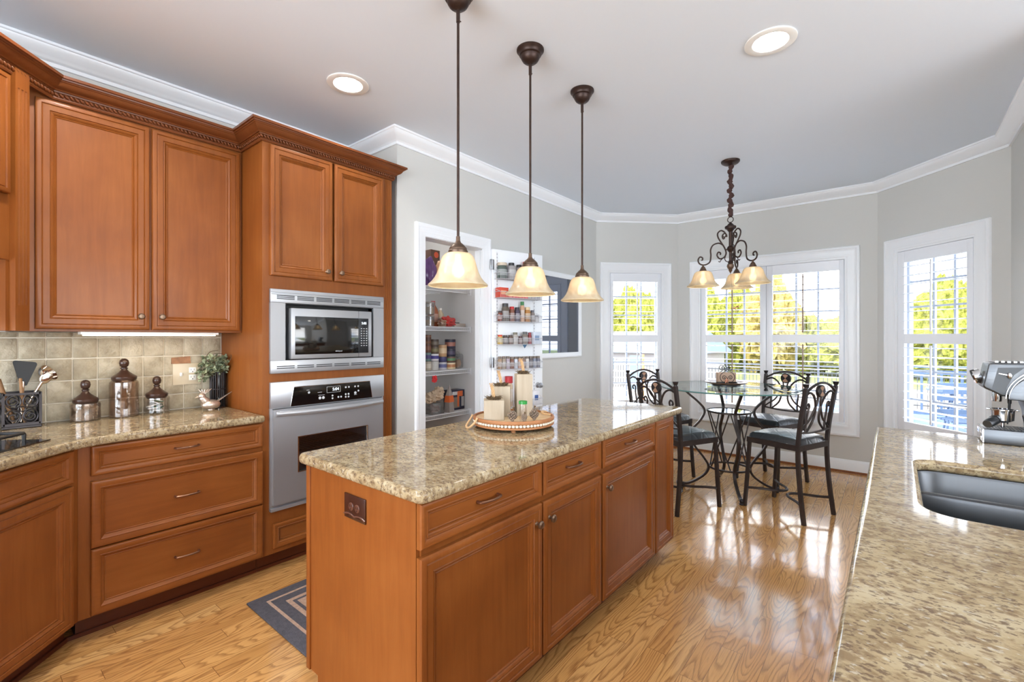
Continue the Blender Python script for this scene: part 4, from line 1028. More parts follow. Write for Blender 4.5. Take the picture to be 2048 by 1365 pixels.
mb = MB(); mb.T = Matrix.Translation(b+Vector((0, .014, .022)))@Matrix.Rotation(-.5, 4, 'X'); mb.ball((0, 0, 0), .03, (.22, .72, 1.1)); mb.T = None; build('bowl', mb, 'utensil_steel', t, world=True)
t, a, b = utensil('wooden_spoon', 'flat brown wooden spoon handle standing beside the black turner', 'spoon', (hx-.02, hy-.02, .935), (hx-.03, hy-.075, 1.15))
rodpart(t, a, b, [.006, .009, .012], 'wood_spoon')
t, a, b = utensil('pasta_server', 'steel fork-like server with long curved tines at the left of the holder', 'pasta server', (hx+.03, hy-.03, .935), (hx+.045, hy-.105, 1.10))
rodpart(t, a, b, [.005, .008, .014], 'utensil_steel')
mb = MB()
for k in range(6): mb.tube(smoothpts([b+Vector((0, -.018+k*.009, -.01)), b+Vector((.006, -.030+k*.009, .05)), b+Vector((.004, -.06+k*.009, .095)), b+Vector((-.004, -.09+k*.010, .105))], 4), .0022, 6)
build('tine', mb, 'utensil_steel', t, world=True)
t, a, b = utensil('carving_knife', 'slim knife handle standing upright in front of the black turner', 'knife', (hx+.04, hy+.01, .935), (hx+.05, hy-.005, 1.155))
rodpart(t, a, b, [.005, .008, .006], 'wood_spoon')
t, a, b = utensil('basting_brush', 'dark grey brush with flat square head leaning left in the holder', 'brush', (hx+.045, hy-.04, .935), (hx+.06, hy-.10, 1.075))
rodpart(t, a, b, .006, 'black_plastic')
mb = MB(); mb.T = Matrix.Translation(b)@Matrix.Rotation(.35, 4, 'X'); mb.box(-.012, -.034, -.02, .012, .034, .035, .004); mb.T = None; build('bristles', mb, 'dark_grey', t, world=True)

# ------------------------------------------------------------------ glass canisters
def canister(label, x, y, r, h, lh, glass, fill=None):
    t = thing('glass_canister', label, 'canister', (x, y, .9155), 0, 'glass canisters with dark knobbed lids on the left worktop')
    mb = MB(); mb.lathe([(r*.92, 0), (r, .006), (r*1.0, h*.3), (r*.97, h*.6), (r, h*.82), (r*.97, h*.93), (r*.80, h*.985), (r*.78, h), (r*.75, h), (r*.77, h*.97), (r*.93, h*.92), (r*.95, h*.8), (r*.92, h*.6), (r*.95, h*.3), (r*.95, .012), (.001, .010)], 36); build('jar', mb, glass, t)
    mb = MB(); k = r; mb.lathe([(k*.74, h-.012), (k*.84, h), (k*.86, h+.006), (k*.86, h+.014), (k*.80, h+.018), (k*.62, h+.026), (k*.36, h+.04), (k*.22, h+.052), (k*.20, h+.056), (k*.26, h+.059), (k*.26, h+.063), (k*.16, h+.067)], 36)
    build('lid', mb, 'dark_lid', t)
    mb = MB(); mb.lathe([(.001, h+.062), (k*.14, h+.064), (k*.30, h+.075), (k*.345, h+.089), (k*.30, h+.104), (k*.16, h+.113), (.001, h+.115)], 24); build('lid_knob', mb, 'dark_lid', t)
    return t
canister('short mercury glass canister with dark lid, leftmost of the three', -3.288, .470, .062, .098, .08, 'mercury_glass')
canister('tall amber-tinted glass canister with dark lid, in the middle', -3.292, .630, .066, .205, .09, 'amber_jar_glass')
t = canister('short clear glass canister with green packets inside, rightmost of the three', -3.292, .778, .062, .098, .08, 'jar_glass')
for k in range(9):
    a = random.uniform(0, 6.28); rr = random.uniform(.005, .03)
    mb = MB(); mb.T = Matrix.Translation((rr*math.cos(a), rr*math.sin(a), .016+.0075*k))@Matrix.Rotation(random.uniform(-.5, .5), 4, 'X')@Matrix.Rotation(a, 4, 'Z'); mb.box(-.022, -.016, -.002, .022, .016, .002); mb.T = None
    pk = build('tea_packet', mb, 'green_paper' if k % 2 else 'white_plastic', None, smooth=0); pk.location = t.location
    tag(pk, 'green and white paper packet inside the rightmost canister' if k % 2 else 'white paper packet inside the rightmost canister', 'packet', 'green paper packets in the rightmost canister' if k % 2 else 'white paper packets in the rightmost canister')

# switch and outlet plate
t = thing('wall_outlet_plate', 'cream wall plate with a switch and double outlet on the tile backsplash', 'outlet', (-3.365, .945, 1.128))
mb = MB(); mb.box(-3.3655, .872, 1.063, -3.359, 1.018, 1.192, .002); build('plate', mb, 'cream_plate', t, world=True)
mb = MB(); mb.box(-3.3595, .906, 1.115, -3.346, .918, 1.138, .002); build('switch', mb, 'white_plastic', t, world=True)
for z in (1.105, 1.150):
    mb = MB(); mb.box(-3.3592, .955, z-.017, -3.357, .993, z+.017, .0012); s_ = build('socket', mb, 'white_plastic', t, world=True)
    mb = MB(); mb.box(-3.3575, .965, z-.002, -3.3565, .967, z+.009); mb.box(-3.3575, .981, z-.002, -3.3565, .983, z+.009); mb.box(-3.3575, .972, z-.012, -3.3565, .977, z-.007); build('slot', mb, 'black_plastic', s_, world=True, smooth=0)
t = thing('wooden_sign', 'small flat piece of weathered wood resting on the cream outlet plate', 'sign', (-3.36, .91, 1.193))
mb = MB(); mb.add([(-3.366, .865, 1.1925), (-3.366, .965, 1.1925), (-3.366, .962, 1.236), (-3.366, .866, 1.229), (-3.358, .865, 1.1925), (-3.358, .965, 1.1925), (-3.358, .962, 1.236), (-3.358, .866, 1.229)], [(0, 1, 2, 3), (4, 7, 6, 5), (0, 4, 5, 1), (1, 5, 6, 2), (2, 6, 7, 3), (3, 7, 4, 0)]); build('board', mb, 'wood_scrap', t, world=True, smooth=0)

# ------------------------------------------------------------------ plant in wire vase, bird dish
vx, vy = -3.285, 1.088
t = thing('wire_vase', 'black ribbed wire vase in the corner by the oven tower', 'vase', (vx, vy, .9155))
mb = MB()
for k in range(22):
    a = 2*PI*k/22; mb.tube([(vx+.038*math.cos(a), vy+.038*math.sin(a), .918), (vx+.040*math.cos(a), vy+.040*math.sin(a), 1.0), (vx+.041*math.cos(a), vy+.041*math.sin(a), 1.135)], .0032, 6)
for z, r in ((.919, .040), (1.03, .0405), (1.135, .042)): mb.tube([(vx+r*math.cos(a), vy+r*math.sin(a), z) for a in [2*PI*k/28 for k in range(28)]], .0035, 6, closed=True)
build('wire_ribs', mb, 'iron_black', t, world=True)
mb = MB(); mb.lathe([(.034, .003), (.035, .21), (.032, .21), (.031, .006), (.001, .006)], 24, (vx, vy, .9155)); build('liner', mb, 'black_gloss', t, world=True)
t = thing('leafy_arrangement', 'bunch of pale sage leaves and curling twigs in the black wire vase', 'plant', (vx, vy, 1.08))
stems = MB(); lv = MB(); ld = MB()
def leaf(mb, p, d, L, w_):
    d = Vector(d).normalized(); s = d.cross(Vector((random.uniform(-1, 1), random.uniform(-1, 1), random.uniform(-.2, 1)))).normalized(); n = d.cross(s)*.15
    P = [Vector(p), Vector(p)+d*L*.35+s*w_*.5-n*L, Vector(p)+d*L*.72+s*w_*.38-n*L*.6, Vector(p)+d*L, Vector(p)+d*L*.72-s*w_*.38-n*L*.6, Vector(p)+d*L*.35-s*w_*.5-n*L]
    mid = [Vector(p)+d*L*.35+n*.2*L, Vector(p)+d*L*.72+n*.1*L]
    mb.add(P+mid, [(0, 1, 6), (1, 2, 7, 6), (2, 3, 7), (3, 4, 7), (4, 5, 6, 7), (5, 0, 6)])
rnd = random.Random(5)
for k in range(34):
    a = rnd.uniform(0, 2*PI); sp = rnd.uniform(.04, .115); hh = rnd.uniform(.02, .11) if k % 3 else rnd.uniform(-.05, .02)
    base = Vector((vx+.02*math.cos(a), vy+.02*math.sin(a), 1.09)); tip = Vector((max(-3.35, vx+sp*math.cos(a)), min(1.125, vy-.02+sp*math.sin(a)), 1.13+hh)); mid = (base+tip)/2+Vector((0, 0, .035))
    pts = smoothpts([base, mid, tip], 5); stems.tube(pts, .0014, 5)
    for j in range(3, len(pts)):
        for r_ in range(2):
            d = Vector((rnd.uniform(-1, 1), rnd.uniform(-1, 1), rnd.uniform(-.4, .8)))
            q = Vector(pts[j])
            if q.x+d.x*.03 < -3.355: d.x = abs(d.x)
            if q.y+d.y*.03 > 1.13: d.y = -abs(d.y)
            leaf(lv if rnd.random() < .7 else ld, q, d, rnd.uniform(.018, .034), rnd.uniform(.014, .022))
for P in ([(vx, vy-.02, 1.10), (vx, vy-.05, 1.17), (vx, vy-.065, 1.22), (vx+.01, vy-.045, 1.262), (vx+.01, vy+.0, 1.27)], [(vx, vy-.02, 1.12), (vx+.01, vy-.055, 1.20), (vx+.01, vy-.03, 1.245), (vx+.02, vy+.02, 1.25)], [(vx+.02, vy+.02, 1.13), (vx+.05, vy+.03, 1.17), (vx+.09, vy+.045, 1.225), (vx+.10, vy+.04, 1.245)], [(vx, vy-.06, 1.21), (vx+.02, vy-.01, 1.19), (vx+.03, vy+.03, 1.16)], [(vx, vy+.01, 1.12), (vx+.01, vy+.02, 1.22)]):
    stems.tube(smoothpts(P, 6), .0017, 5)
build('stem', stems, 'twig', t, world=True); tag(build('leaves', lv, 'leaf_sage', t, world=True, smooth=0), kind='stuff'); tag(build('dark_leaves', ld, 'leaf_green_dark', t, world=True, smooth=0), kind='stuff')
bxx, byy = -3.205, 1.025
t = thing('bird_dish', 'silver bird-shaped dish with crest and long tail beside the vase', 'figurine', (bxx, byy, .9155))
mb = MB(); mb.ball((bxx, byy, .945), .052, (.72, 1.0, .58), 24, 14); mb.ball((bxx, byy-.025, .962), .030, (.8, .8, 1.0)); mb.tube(smoothpts([(bxx, byy-.028, .965), (bxx, byy-.042, .985), (bxx, byy-.045, 1.0)], 4), [.024]*3+[.021]*3+[.018]*3, 14); mb.ball((bxx, byy-.048, 1.0), .019, (1, 1.1, .95)); build('body', mb, 'silver_bird', t, world=True)
mb = MB(); mb.tube([(bxx, byy-.062, .999), (bxx, byy-.082, .992)], [.006, .001], 8); build('beak', mb, 'silver_bird', t, world=True)
mb = MB()
for k in range(5): mb.tube([(bxx, byy-.045+.004*k, 1.014), (bxx+.0, byy-.06+.014*k, 1.035), (bxx, byy-.066+.018*k, 1.042)], [.003, .004, .001], 6)
build('crest', mb, 'silver_bird', t, world=True)
mb = MB(); mb.tube([(bxx, byy+.035, .962), (bxx, byy+.07, .985), (bxx, byy+.115, 1.012)], [.012, .006, .004], 8, flat=.5); build('tail', mb, 'silver_bird', t, world=True)
mb = MB(); mb.tube([(bxx, byy, .9155), (bxx, byy, .925)], .02, 14); build('foot', mb, 'silver_bird', t, world=True)

# ------------------------------------------------------------------ pendants
def shade_prof(r, h, t_=.004):
    o_ = [(r*.30, h), (r*.42, h*.975), (r*.515, h*.89), (r*.58, h*.75), (r*.63, h*.58), (r*.69, h*.41), (r*.77, h*.26), (r*.87, h*.14), (r*.955, h*.07), (r, h*.03), (r*.995, 0)]
    i_ = [(max(.01, a-t_), b-t_*.3) for a, b in o_[::-1]]
    return o_+[(r*.97, -.001)]+i_[1:]
def pendant(label, x, y):
    t = thing('pendant_lamp', label, 'lamp', (x, y, 0), 0, 'pendant lamps over the island')
    mb = MB(); mb.lathe([(.071, H-.0005), (.071, H-.008), (.066, H-.014), (.058, H-.022), (.057, H-.030), (.050, H-.034), (.048, H-.046), (.040, H-.060), (.028, H-.070), (.012, H-.075), (.009, H-.078)], 40); build('canopy', mb, 'bronze_dark', t)
    mb = MB(); mb.lathe([(.0085, H-.13), (.0085, H-.076)], 14); mb.tube([(0, .008, H-.118), (0, .017, H-.118)], .0022, 8); build('collar', mb, 'bronze_dark', t)
    mb = MB(); mb.lathe([(.0058, 1.77), (.0058, H-.10)], 14); build('rod', mb, 'bronze_dark', t)
    mb = MB(); mb.lathe([(.040, 1.712), (.0425, 1.720), (.0425, 1.727), (.0385, 1.731), (.039, 1.736), (.0355, 1.742), (.030, 1.748), (.022, 1.756), (.013, 1.763), (.009, 1.772), (.0085, 1.79)], 32); build('cap', mb, 'bronze_copper', t)
    mb = MB(); mb.lathe(shade_prof(.130, .143), 48, (0, 0, 1.575), close=False); build('lamp_shade', mb, 'alabaster_glass', t)
    mb = MB(); mb.ball((0, 0, 1.642), .028, (1, 1, 1.15)); mb.lathe([(.013, 1.66), (.013, 1.715)], 14); build('bulb', mb, 'bulb', t)
    return t
pendant('bell-glass pendant lamp on a bronze rod, nearest of the three over the island', -1.462, 1.414)
pendant('bell-glass pendant lamp on a bronze rod, middle of the three over the island', -1.462, 1.933)
pendant('bell-glass pendant lamp on a bronze rod, farthest of the three over the island', -1.462, 2.455)

# ------------------------------------------------------------------ chandelier
CX, CY = -1.069, 4.225
t = thing('chandelier', 'bronze scroll-arm chandelier with three bell shades above the dining table', 'chandelier', (CX, CY, 0))
mb = MB(); mb.lathe([(.073, H-.0005), (.073, H-.010), (.066, H-.020), (.050, H-.030), (.02, H-.036), (.008, H-.045)], 36); build('canopy', mb, 'bronze_dark', t)
rnd = random.Random(3); pts = []; rr = []
for k in range(40):
    z = H-.04-(k/39)*.43; pts.append((.007*math.sin(k*.9), .007*math.cos(k*1.1), z)); rr.append(.017+.005*math.sin(k*1.7)+rnd.uniform(-.002, .003))
mb = MB(); mb.tube(pts, rr, 12); build('cord_cover', mb, 'fabric_cord', t)
mb = MB(); mb.tube([(.023*math.cos(a), 0, 2.352+.023*math.sin(a)) for a in [2*PI*k/24 for k in range(24)]], .0035, 8, closed=True); build('ring', mb, 'bronze_dark', t)
mb = MB(); mb.lathe([(.004, 2.33), (.012, 2.322), (.022, 2.312), (.030, 2.302), (.043, 2.296), (.045, 2.288), (.043, 2.276), (.030, 2.268), (.022, 2.256), (.013, 2.248), (.013, 2.130), (.020, 2.126), (.028, 2.112), (.029, 2.098), (.020, 2.085), (.011, 2.075), (.011, 2.005), (.018, 1.998), (.020, 1.985), (.016, 1.978)], 28); build('stem', mb, 'bronze_dark', t)
mb = MB(); mb.lathe([(.016, 1.980), (.026, 1.972), (.029, 1.955), (.022, 1.938), (.014, 1.930), (.016, 1.924), (.010, 1.912), (.003, 1.900), (.001, 1.893)], 24); build('finial', mb, 'bronze_copper', t)
for ai in range(3):
    ang = math.radians(39.35)+math.radians((172, 292, 52)[ai])
    R = Matrix.Rotation(ang, 4, 'Z')
    mb = MB(); mb.T = R
    R0 = .222
    sc = [(R0-.048, 0, 1.985)] 
    # main S arm: from upper scroll down the hub, out and over to the shade
    up = spiral(.052, 2.215, .034, 1.0, 0.2, -1, 22)[::-1]
    arm = [(x, 0, z) for x, z in up]
    mb.tube(smoothpts([(.030, 0, 2.205), (.032, 0, 2.225), (.046, 0, 2.236), (.060, 0, 2.228), (.066, 0, 2.210), (.058, 0, 2.190), (.046, 0, 2.198)][::-1], 4)+smoothpts([(.030, 0, 2.205), (.020, 0, 2.175)], 2)[1:1], .0055, 8)
    mb.tube(smoothpts([(.045, 0, 2.245), (.075, 0, 2.262), (.102, 0, 2.240), (.100, 0, 2.205), (.075, 0, 2.160), (.048, 0, 2.115), (.035, 0, 2.070), (.050, 0, 2.035), (.085, 0, 2.022), (.108, 0, 2.050), (.098, 0, 2.078), (.080, 0, 2.070), (.082, 0, 2.055)], 5), .0062, 8)
    mb.tube(smoothpts([(.045, 0, 2.245), (.036, 0, 2.225), (.045, 0, 2.205), (.062, 0, 2.212), (.058, 0, 2.226)], 4), .005, 8)
    mb.tube(smoothpts([(.060, 0, 2.138), (.095, 0, 2.155), (.140, 0, 2.140), (.160, 0, 2.100), (.158, 0, 2.050), (.165, 0, 2.000), (.190, 0, 1.978), (.222, 0, 1.972), (.252, 0, 1.985), (.262, 0, 2.015), (.248, 0, 2.040), (.228, 0, 2.034), (.226, 0, 2.018), (.235, 0, 2.012)], 5), .0062, 8)
    mb.tube(smoothpts([(.020, 0, 1.995), (.035, 0, 2.000), (.046, 0, 2.020), (.040, 0, 2.045), (.075, 0, 2.012), (.085, 0, 1.995), (.098, 0, 2.0)], 4), .0035, 6)
    mb.tube([(.018, 0, 2.10), (.040, 0, 2.098)], .006, 8)
    mb.T = None
    build('arm', mb, 'bronze_dark', t)
    cx, cy = R0*math.cos(ang), R0*math.sin(ang)
    mb = MB(); mb.lathe([(.004, 1.978), (.008, 1.972), (.006, 1.964), (.010, 1.958), (.016, 1.952), (.028, 1.926), (.030, 1.918), (.028, 1.914)], 24, (cx, cy, 0)); cp_ = build('cap', mb, 'bronze_copper', t)
    mb = MB(); mb.lathe(shade_prof(.132, .130), 40, (cx, cy, 1.788), close=False); build('lamp_shade', mb, 'alabaster_glass', t)
    mb = MB(); mb.ball((cx, cy, 1.838), .026, (1, 1, 1.15)); mb.lathe([(.013, 1.86), (.013, 1.916)], 12, (cx, cy, 0)); build('bulb', mb, 'bulb', t)

# ------------------------------------------------------------------ recessed lights
for i, (cx, cy) in enumerate(CANS):
    lab = ('recessed ceiling light above the tall oven cabinet, at the left of the ceiling', 'recessed ceiling light between island and sink worktop, at the right of the ceiling')[i] if i < 2 else 'added recessed ceiling light filling the kitchen from out of view'
    t = thing('recessed_ceiling_light', lab, 'ceiling light', (cx, cy, H), 0, 'recessed ceiling lights' if i < 2 else 'added recessed ceiling lights out of view')
    mb = MB(); mb.lathe([(.118, -.0005), (.118, -.006), (.112, -.009), (.082, -.007), (.077, -.002), (.077, -.0005)], 48, close=False); build('trim_ring', mb, 'white_plastic', t)
    mb = MB(); mb.lathe([(.0775, -.001), (.066, .060), (.060, .060), (.060, .064), (.080, .064), (.080, .0)], 48, close=False); build('baffle', mb, 'white_plastic', t)
    mb = MB(); mb.lathe([(.060, .052), (.060, .058)], 40); build('lens', mb, 'can_lens', t)
    light('can_beam', 'AREA', (cx, cy, H+.045), (4 if i == 0 else 13 if i == 2 else 16 if cx < -2 else 2.5 if cx > 1 else 4), (0, 0, 0), (1, .97, .93), .11)

# ------------------------------------------------------------------ rug
t = thing('kitchen_rug', 'dark blue-grey rug with tan border stripes on the floor behind the island', 'rug', (-2.1, 1.7, 0))
rx0, rx1, ry0, ry1 = -2.525, -1.76, .965, 2.2
mb = MB(); mb.box(rx0, ry0, .001, rx1, ry1, .011, .004); build('pile', mb, 'rug_dark', t, world=True)
mb = MB()
for ins, wd in ((.068, .014), (.135, .022)):
    frame(mb, (rx0+ins, ry0+ins, .0115), (1, 0, 0), (0, 1, 0), (0, 0, 1), rx1-rx0-2*ins, ry1-ry0-2*ins, [(0, -.002), (0, .0008), (wd, .0008), (wd, -.002)])
mb.box(rx0+.175, ry0+.175, .0095, rx1-.175, ry1-.175, .0123); build('stripe', mb, 'rug_tan', t, world=True, smooth=0)

# ------------------------------------------------------------------ tray with decor on the island
tx, ty = -1.456, 1.789
t = thing('beaded_tray', 'round whitewashed wood tray with beaded rim and rope handles on the island', 'tray', (tx, ty, .9155))
mb = MB(); mb.lathe([(.001, .042), (.186, .042), (.188, .0435), (.001, .0435)], 56); mb.lathe([(.001, .036), (.190, .036), (.190, .0425), (.001, .0425)], 56); build('tray_top', mb, 'tray_wood', t)
mb = MB(); mb.lathe([(.184, .036), (.199, .036), (.201, .040), (.201, .048), (.198, .052), (.189, .052), (.188, .040)], 56, close=False); mb.lathe([(.10, .012), (.196, .012), (.199, .014), (.199, .020), (.196, .022), (.10, .022)], 56, close=False); mb.lathe([(.001, .013), (.184, .013), (.184, .037), (.001, .037)], 48); build('rim', mb, 'tray_rim_wood', t)
bead = None
for k in range(70):
    a = 2*PI*k/70
    if bead is None: mb = MB(); mb.ball((0, 0, 0), .0082, (1, 1, .9), 12, 8); bead = build('bead', mb, 'bead_white', t); b = bead
    else: b = bead.copy(); C.objects.link(b); b.parent = t
    b.location = (.1915*math.cos(a), .1915*math.sin(a), .029)
for k in range(4):
    a = PI/2*k-.9; mb = MB(); mb.lathe([(.012, 0), (.009, .006), (.013, .0125)], 14, (.165*math.cos(a), .165*math.sin(a), 0)); build('foot', mb, 'tray_rim_wood', t)
for a0 in (math.radians(39.35+180+18), math.radians(39.35-5+18)):
    mb = MB(); e = []
    for da in (-.24, .24): e.append(Vector((.203*math.cos(a0+da), .203*math.sin(a0+da), .046)))
    mid = [Vector((.235*math.cos(a0+da), .235*math.sin(a0+da), .007)) for da in (-.12, .12)]
    if a0 > 2: P = [e[0]+Vector((0, 0, .01)), e[0]+Vector((.012*math.cos(a0), .012*math.sin(a0), -.012)), mid[0], mid[1], e[1]+Vector((.012*math.cos(a0), .012*math.sin(a0), -.012)), e[1]+Vector((0, 0, .01))]
    else: P = [e[0]*.9+Vector((0, 0, .012)), Vector((.15*math.cos(a0-.1), .15*math.sin(a0-.1), .056)), Vector((.15*math.cos(a0+.1), .15*math.sin(a0+.1), .060)), e[1]*.9+Vector((0, 0, .014)), e[1]*1.03+Vector((0, 0, -.01))]
    mb.tube(smoothpts(P, 6), .0052, 8); build('rope_handle', mb, 'rope', t)
ZT = .9155+.0437
def candle(label, x, y, s_, h_, rz):
    t = thing('wooden_candle_block', label, 'candle block', (x, y, ZT), rz, 'whitewashed candle blocks on the tray')
    mb = MB(); mb.box(-s_/2, -s_/2, 0, s_/2, s_/2, h_, .003); build('block', mb, 'pale_block_wood', t)
    mb = MB(); rn = random.Random(int(h_*1000))
    for k in range(150):
        a = rn.uniform(0, 2*PI); r = rn.uniform(0, s_*.36); p = Vector((r*math.cos(a), r*math.sin(a), h_+.001)); q = p+Vector((rn.uniform(-.018, .018), rn.uniform(-.018, .018), rn.uniform(.004, .016)))
        mb.tube([p, (p+q)/2+Vector((0, 0, .006)), q], .0012, 4)
    tag(build('moss_bed', mb, 'moss', t), kind='stuff')
    mb = MB(); rn = random.Random(3)
    for s in range(3):
        pts = [(.004*math.cos(s*2.1+k*.7)-.012*(k/10)**2, .004*math.sin(s*2.1+k*.7), h_+.002+.0065*k) for k in range(11)]; mb.tube(pts, .0045, 7)
    for k in range(14):
        a = rn.uniform(0, 2*PI); mb.tube([(-.012, 0, h_+.060), (-.013+.009*math.cos(a), .009*math.sin(a), h_+.078)], .0016, 4)
    build('rope_wick', mb, 'rope', t)
candle('short square white wooden candle block with rope wick, front left on the tray', -1.487, 1.676, .096, .094, YAW+.06)
candle('middle-height square white wooden candle block with rope wick, between the short and tall ones', -1.533, 1.782, .096, .148, YAW-.02)
candle('tallest square white wooden candle block with rope wick, right of the other two', -1.452, 1.862, .080, .208, YAW+.16)
t = thing('shot_glass', 'small clear tumbler with green rim among pine cones on the tray', 'glass', (-1.345, 1.722, ZT))
mb = MB(); mb.lathe([(.017, 0), (.021, .092), (.0195, .092), (.0155, .006), (.001, .006)], 28); build('tumbler', mb, 'jar_glass', t)
plain('green_glass', (56, 140, 70), .15, coat=.5)
mb = MB(); mb.lathe([(.0208, .080), (.0214, .094), (.0192, .094), (.0190, .080)], 28, close=False); build('rim', mb, 'green_glass', t)
for i, (x, y, ro, lab) in enumerate(((-1.365, 1.668, .5, 'left of the green-rimmed glass'), (-1.312, 1.765, -.6, 'right of the green-rimmed glass'), (-1.322, 1.700, 0, 'in front of the green-rimmed glass'))):
    t = thing('pine_cone', 'grey-brown pine cone on the tray, '+lab, 'pine cone', (x, y, ZT), ro, 'pine cones on the tray')
    mb = MB(); rn = random.Random(i)
    sc_ = .85 if i < 2 else .55
    for k in range(60):
        zz = k/60; a = k*2.4; r = .026*math.sin(PI*(.12+.8*zz))*sc_; zc = .004+.05*zz*sc_
        p = Vector((r*.3*math.cos(a), r*.3*math.sin(a), zc)); q = Vector((r*1.05*math.cos(a), r*1.05*math.sin(a), zc+.006)); s = Vector((-math.sin(a), math.cos(a), 0))*.0055*sc_
        mb.add([p-s*.4, p+s*.4, q+s, q+Vector((0, 0, .004)), q-s, p+Vector((0, 0, -.003)), q+Vector((0, 0, -.002))], [(0, 1, 2, 3, 4), (5, 6, 4, 0), (5, 1, 2, 6), (6, 2, 3, 4), (0, 5, 1)])
    mb.lathe([(.001, .0), (.008*sc_, .004), (.011*sc_, .025*sc_), (.001, .052*sc_)], 8); build('scales', mb, 'pine_cone', t, smooth=0)
    mb = MB(); mb.tube([(0, 0, .045*sc_), (.004, .002, .075*sc_)], .0015, 5); mb.ball((.004, .002, .078*sc_), .005); build('berry', mb, 'moss', t)

# ------------------------------------------------------------------ dining table
DX, DY = -1.13, 4.42
t = thing('dining_table', 'round glass-top counter-height dining table on curved dark metal legs', 'table', (DX, DY, 0))
mb = MB(); mb.lathe([(.001, .903), (.583, .903), (.588, .908), (.583, .915), (.001, .915)], 72); build('glass_top', mb, 'table_glass', t)
plain('glass_edge', (92, 132, 128), .15, coat=.5)
mb = MB(); mb.lathe([(.5855, .9035), (.5895, .909), (.5855, .9145)], 72, close=False); build('glass_rim', mb, 'glass_edge', t)
for k in range(4):
    a = math.radians(-62+90*k); mb = MB(); mb.T = Matrix.Rotation(a, 4, 'Z')
    P = smoothpts([(.385, 0, .889), (.340, 0, .845), (.255, 0, .77), (.205, 0, .70), (.235, 0, .62), (.300, 0, .54), (.325, 0, .48), (.290, 0, .38), (.215, 0, .28), (.172, 0, .20), (.200, 0, .13), (.280, 0, .07), (.345, 0, .040), (.385, 0, .036)], 5)
    mb.tube(P, .0165, 4, flat=.75); lg = build('leg', mb, 'iron_brown', t)
    mb = MB(); mb.T = Matrix.Rotation(a, 4, 'Z'); mb.ball((.388, 0, .030), .020, (1, .8, 1)); mb.lathe([(.016, .0), (.018, .006), (.014, .014)], 16, (.388, 0, 0)); build('foot', mb, 'iron_black', lg)
    mb = MB(); mb.T = Matrix.Rotation(a, 4, 'Z'); mb.lathe([(.020, .889), (.020, .9025)], 16, (.378, 0, 0)); build('pad', mb, 'black_plastic', lg)
mb = MB(); mb.lathe([(.182, .690), (.186, .692), (.186, .704), (.182, .706), (.172, .706), (.172, .690)], 48, close=False); sh = build('shelf_ring', mb, 'iron_brown', t)
mb = MB(); mb.lathe([(.001, .695), (.1718, .695), (.1718, .701), (.001, .701)], 48); build('shelf_glass', mb, 'table_glass', sh)
mb = MB(); mb.tube([(.163*math.cos(a), .163*math.sin(a), .20) for a in [2*PI*k/48 for k in range(48)]], .0095, 8, closed=True); build('lower_ring', mb, 'iron_brown', t)
for k in range(4):
    for s_ in (-1, 1):
        a = math.radians(-62+45+90*k); b = a+s_*.62; c = a-s_*.55; mb = MB(); mb.tube([(.174*math.cos(c), .174*math.sin(c), .692), (.155*math.cos(b), .155*math.sin(b), .205)], .006, 6); build('brace', mb, 'iron_brown', t)

# things on the table
sx, sy = -1.17, 4.47
t = thing('lazy_susan', 'round dark wooden turntable in the middle of the glass table', 'turntable', (sx, sy, .9155))
mb = MB(); mb.lathe([(.11, 0), (.12, .004), (.12, .014), (.09, .018)], 40); build('base', mb, 'dark_grey', t)
mb = MB(); mb.lathe([(.10, .018), (.150, .022), (.176, .032), (.180, .038), (.170, .038), (.145, .028), (.001, .026)], 56); build('plate', mb, 'susan_wood', t)
nz_ = .9155+.027
nr = YAW+.05
t = thing('napkin_holder', 'black scrollwork napkin holder on the table turntable', 'napkin holder', (sx, sy-.0, nz_), nr)
for fy, nm in ((-.028, 0), (.028, 1)):
    mb = MB()
    for s in (-1, 1):
        mb.tube(smoothpts([(0, fy, .035), (s*.012, fy, .058), (s*.032, fy, .068), (s*.044, fy, .055), (s*.038, fy, .040), (s*.024, fy, .038), (s*.020, fy, .048), (s*.030, fy, .053)], 5), .0025, 6)
        mb.tube(smoothpts([(s*.010, fy, .012), (s*.045, fy, .014), (s*.066, fy, .045), (s*.058, fy, .080), (s*.020, fy, .108), (s*.004, fy, .128), (s*.010, fy, .150), (s*.030, fy, .158), (s*.046, fy, .146), (s*.044, fy, .126), (s*.028, fy, .118), (s*.018, fy, .130), (s*.028, fy, .140)], 5), .0028, 6)
    build('scroll', mb, 'dark_holder', t)
mb = MB(); mb.box(-.085, -.034, 0, .085, .034, .012, .003); mb.tube([(.08, -.03, .01), (.082, -.045, 0.001)], .003, 6); build('base', mb, 'dark_holder', t)
t = thing('paper_napkins', 'stack of tan square napkins standing in the scrollwork holder', 'napkins', (sx, sy, nz_+.012), nr)
mb = MB()
for k in range(12): mb.box(-.083+.001*(k % 3), -.022+.0036*k, 0, .083-.001*(k % 2), -.0195+.0036*k, .080+.0015*(k % 3))
tag(build('sheets', mb, 'napkin_tan', t, smooth=0), kind='stuff')
t = thing('copper_star', 'small copper star ornament leaning on the napkin holder base', 'ornament', (sx+.02, sy-.05, nz_+.001), nr)
mb = MB(); pts = [((.026 if k % 2 == 0 else .011)*math.sin(PI*k/5), (.026 if k % 2 == 0 else .011)*math.cos(PI*k/5)) for k in range(10)]
m = 10; vs = [(x, -.004, .021+z) for x, z in pts]+[(x, .004, .021+z) for x, z in pts]; mb.add(vs+[(0, -.009, .021), (0, .009, .021)], [(i, (i+1) % m, 20) for i in range(m)]+[((i+1) % m+m, i+m, 21) for i in range(m)]+[(i, (i+1) % m, (i+1) % m+m, i+m) for i in range(m)]); build('star', mb, 'star_copper', t, smooth=0)
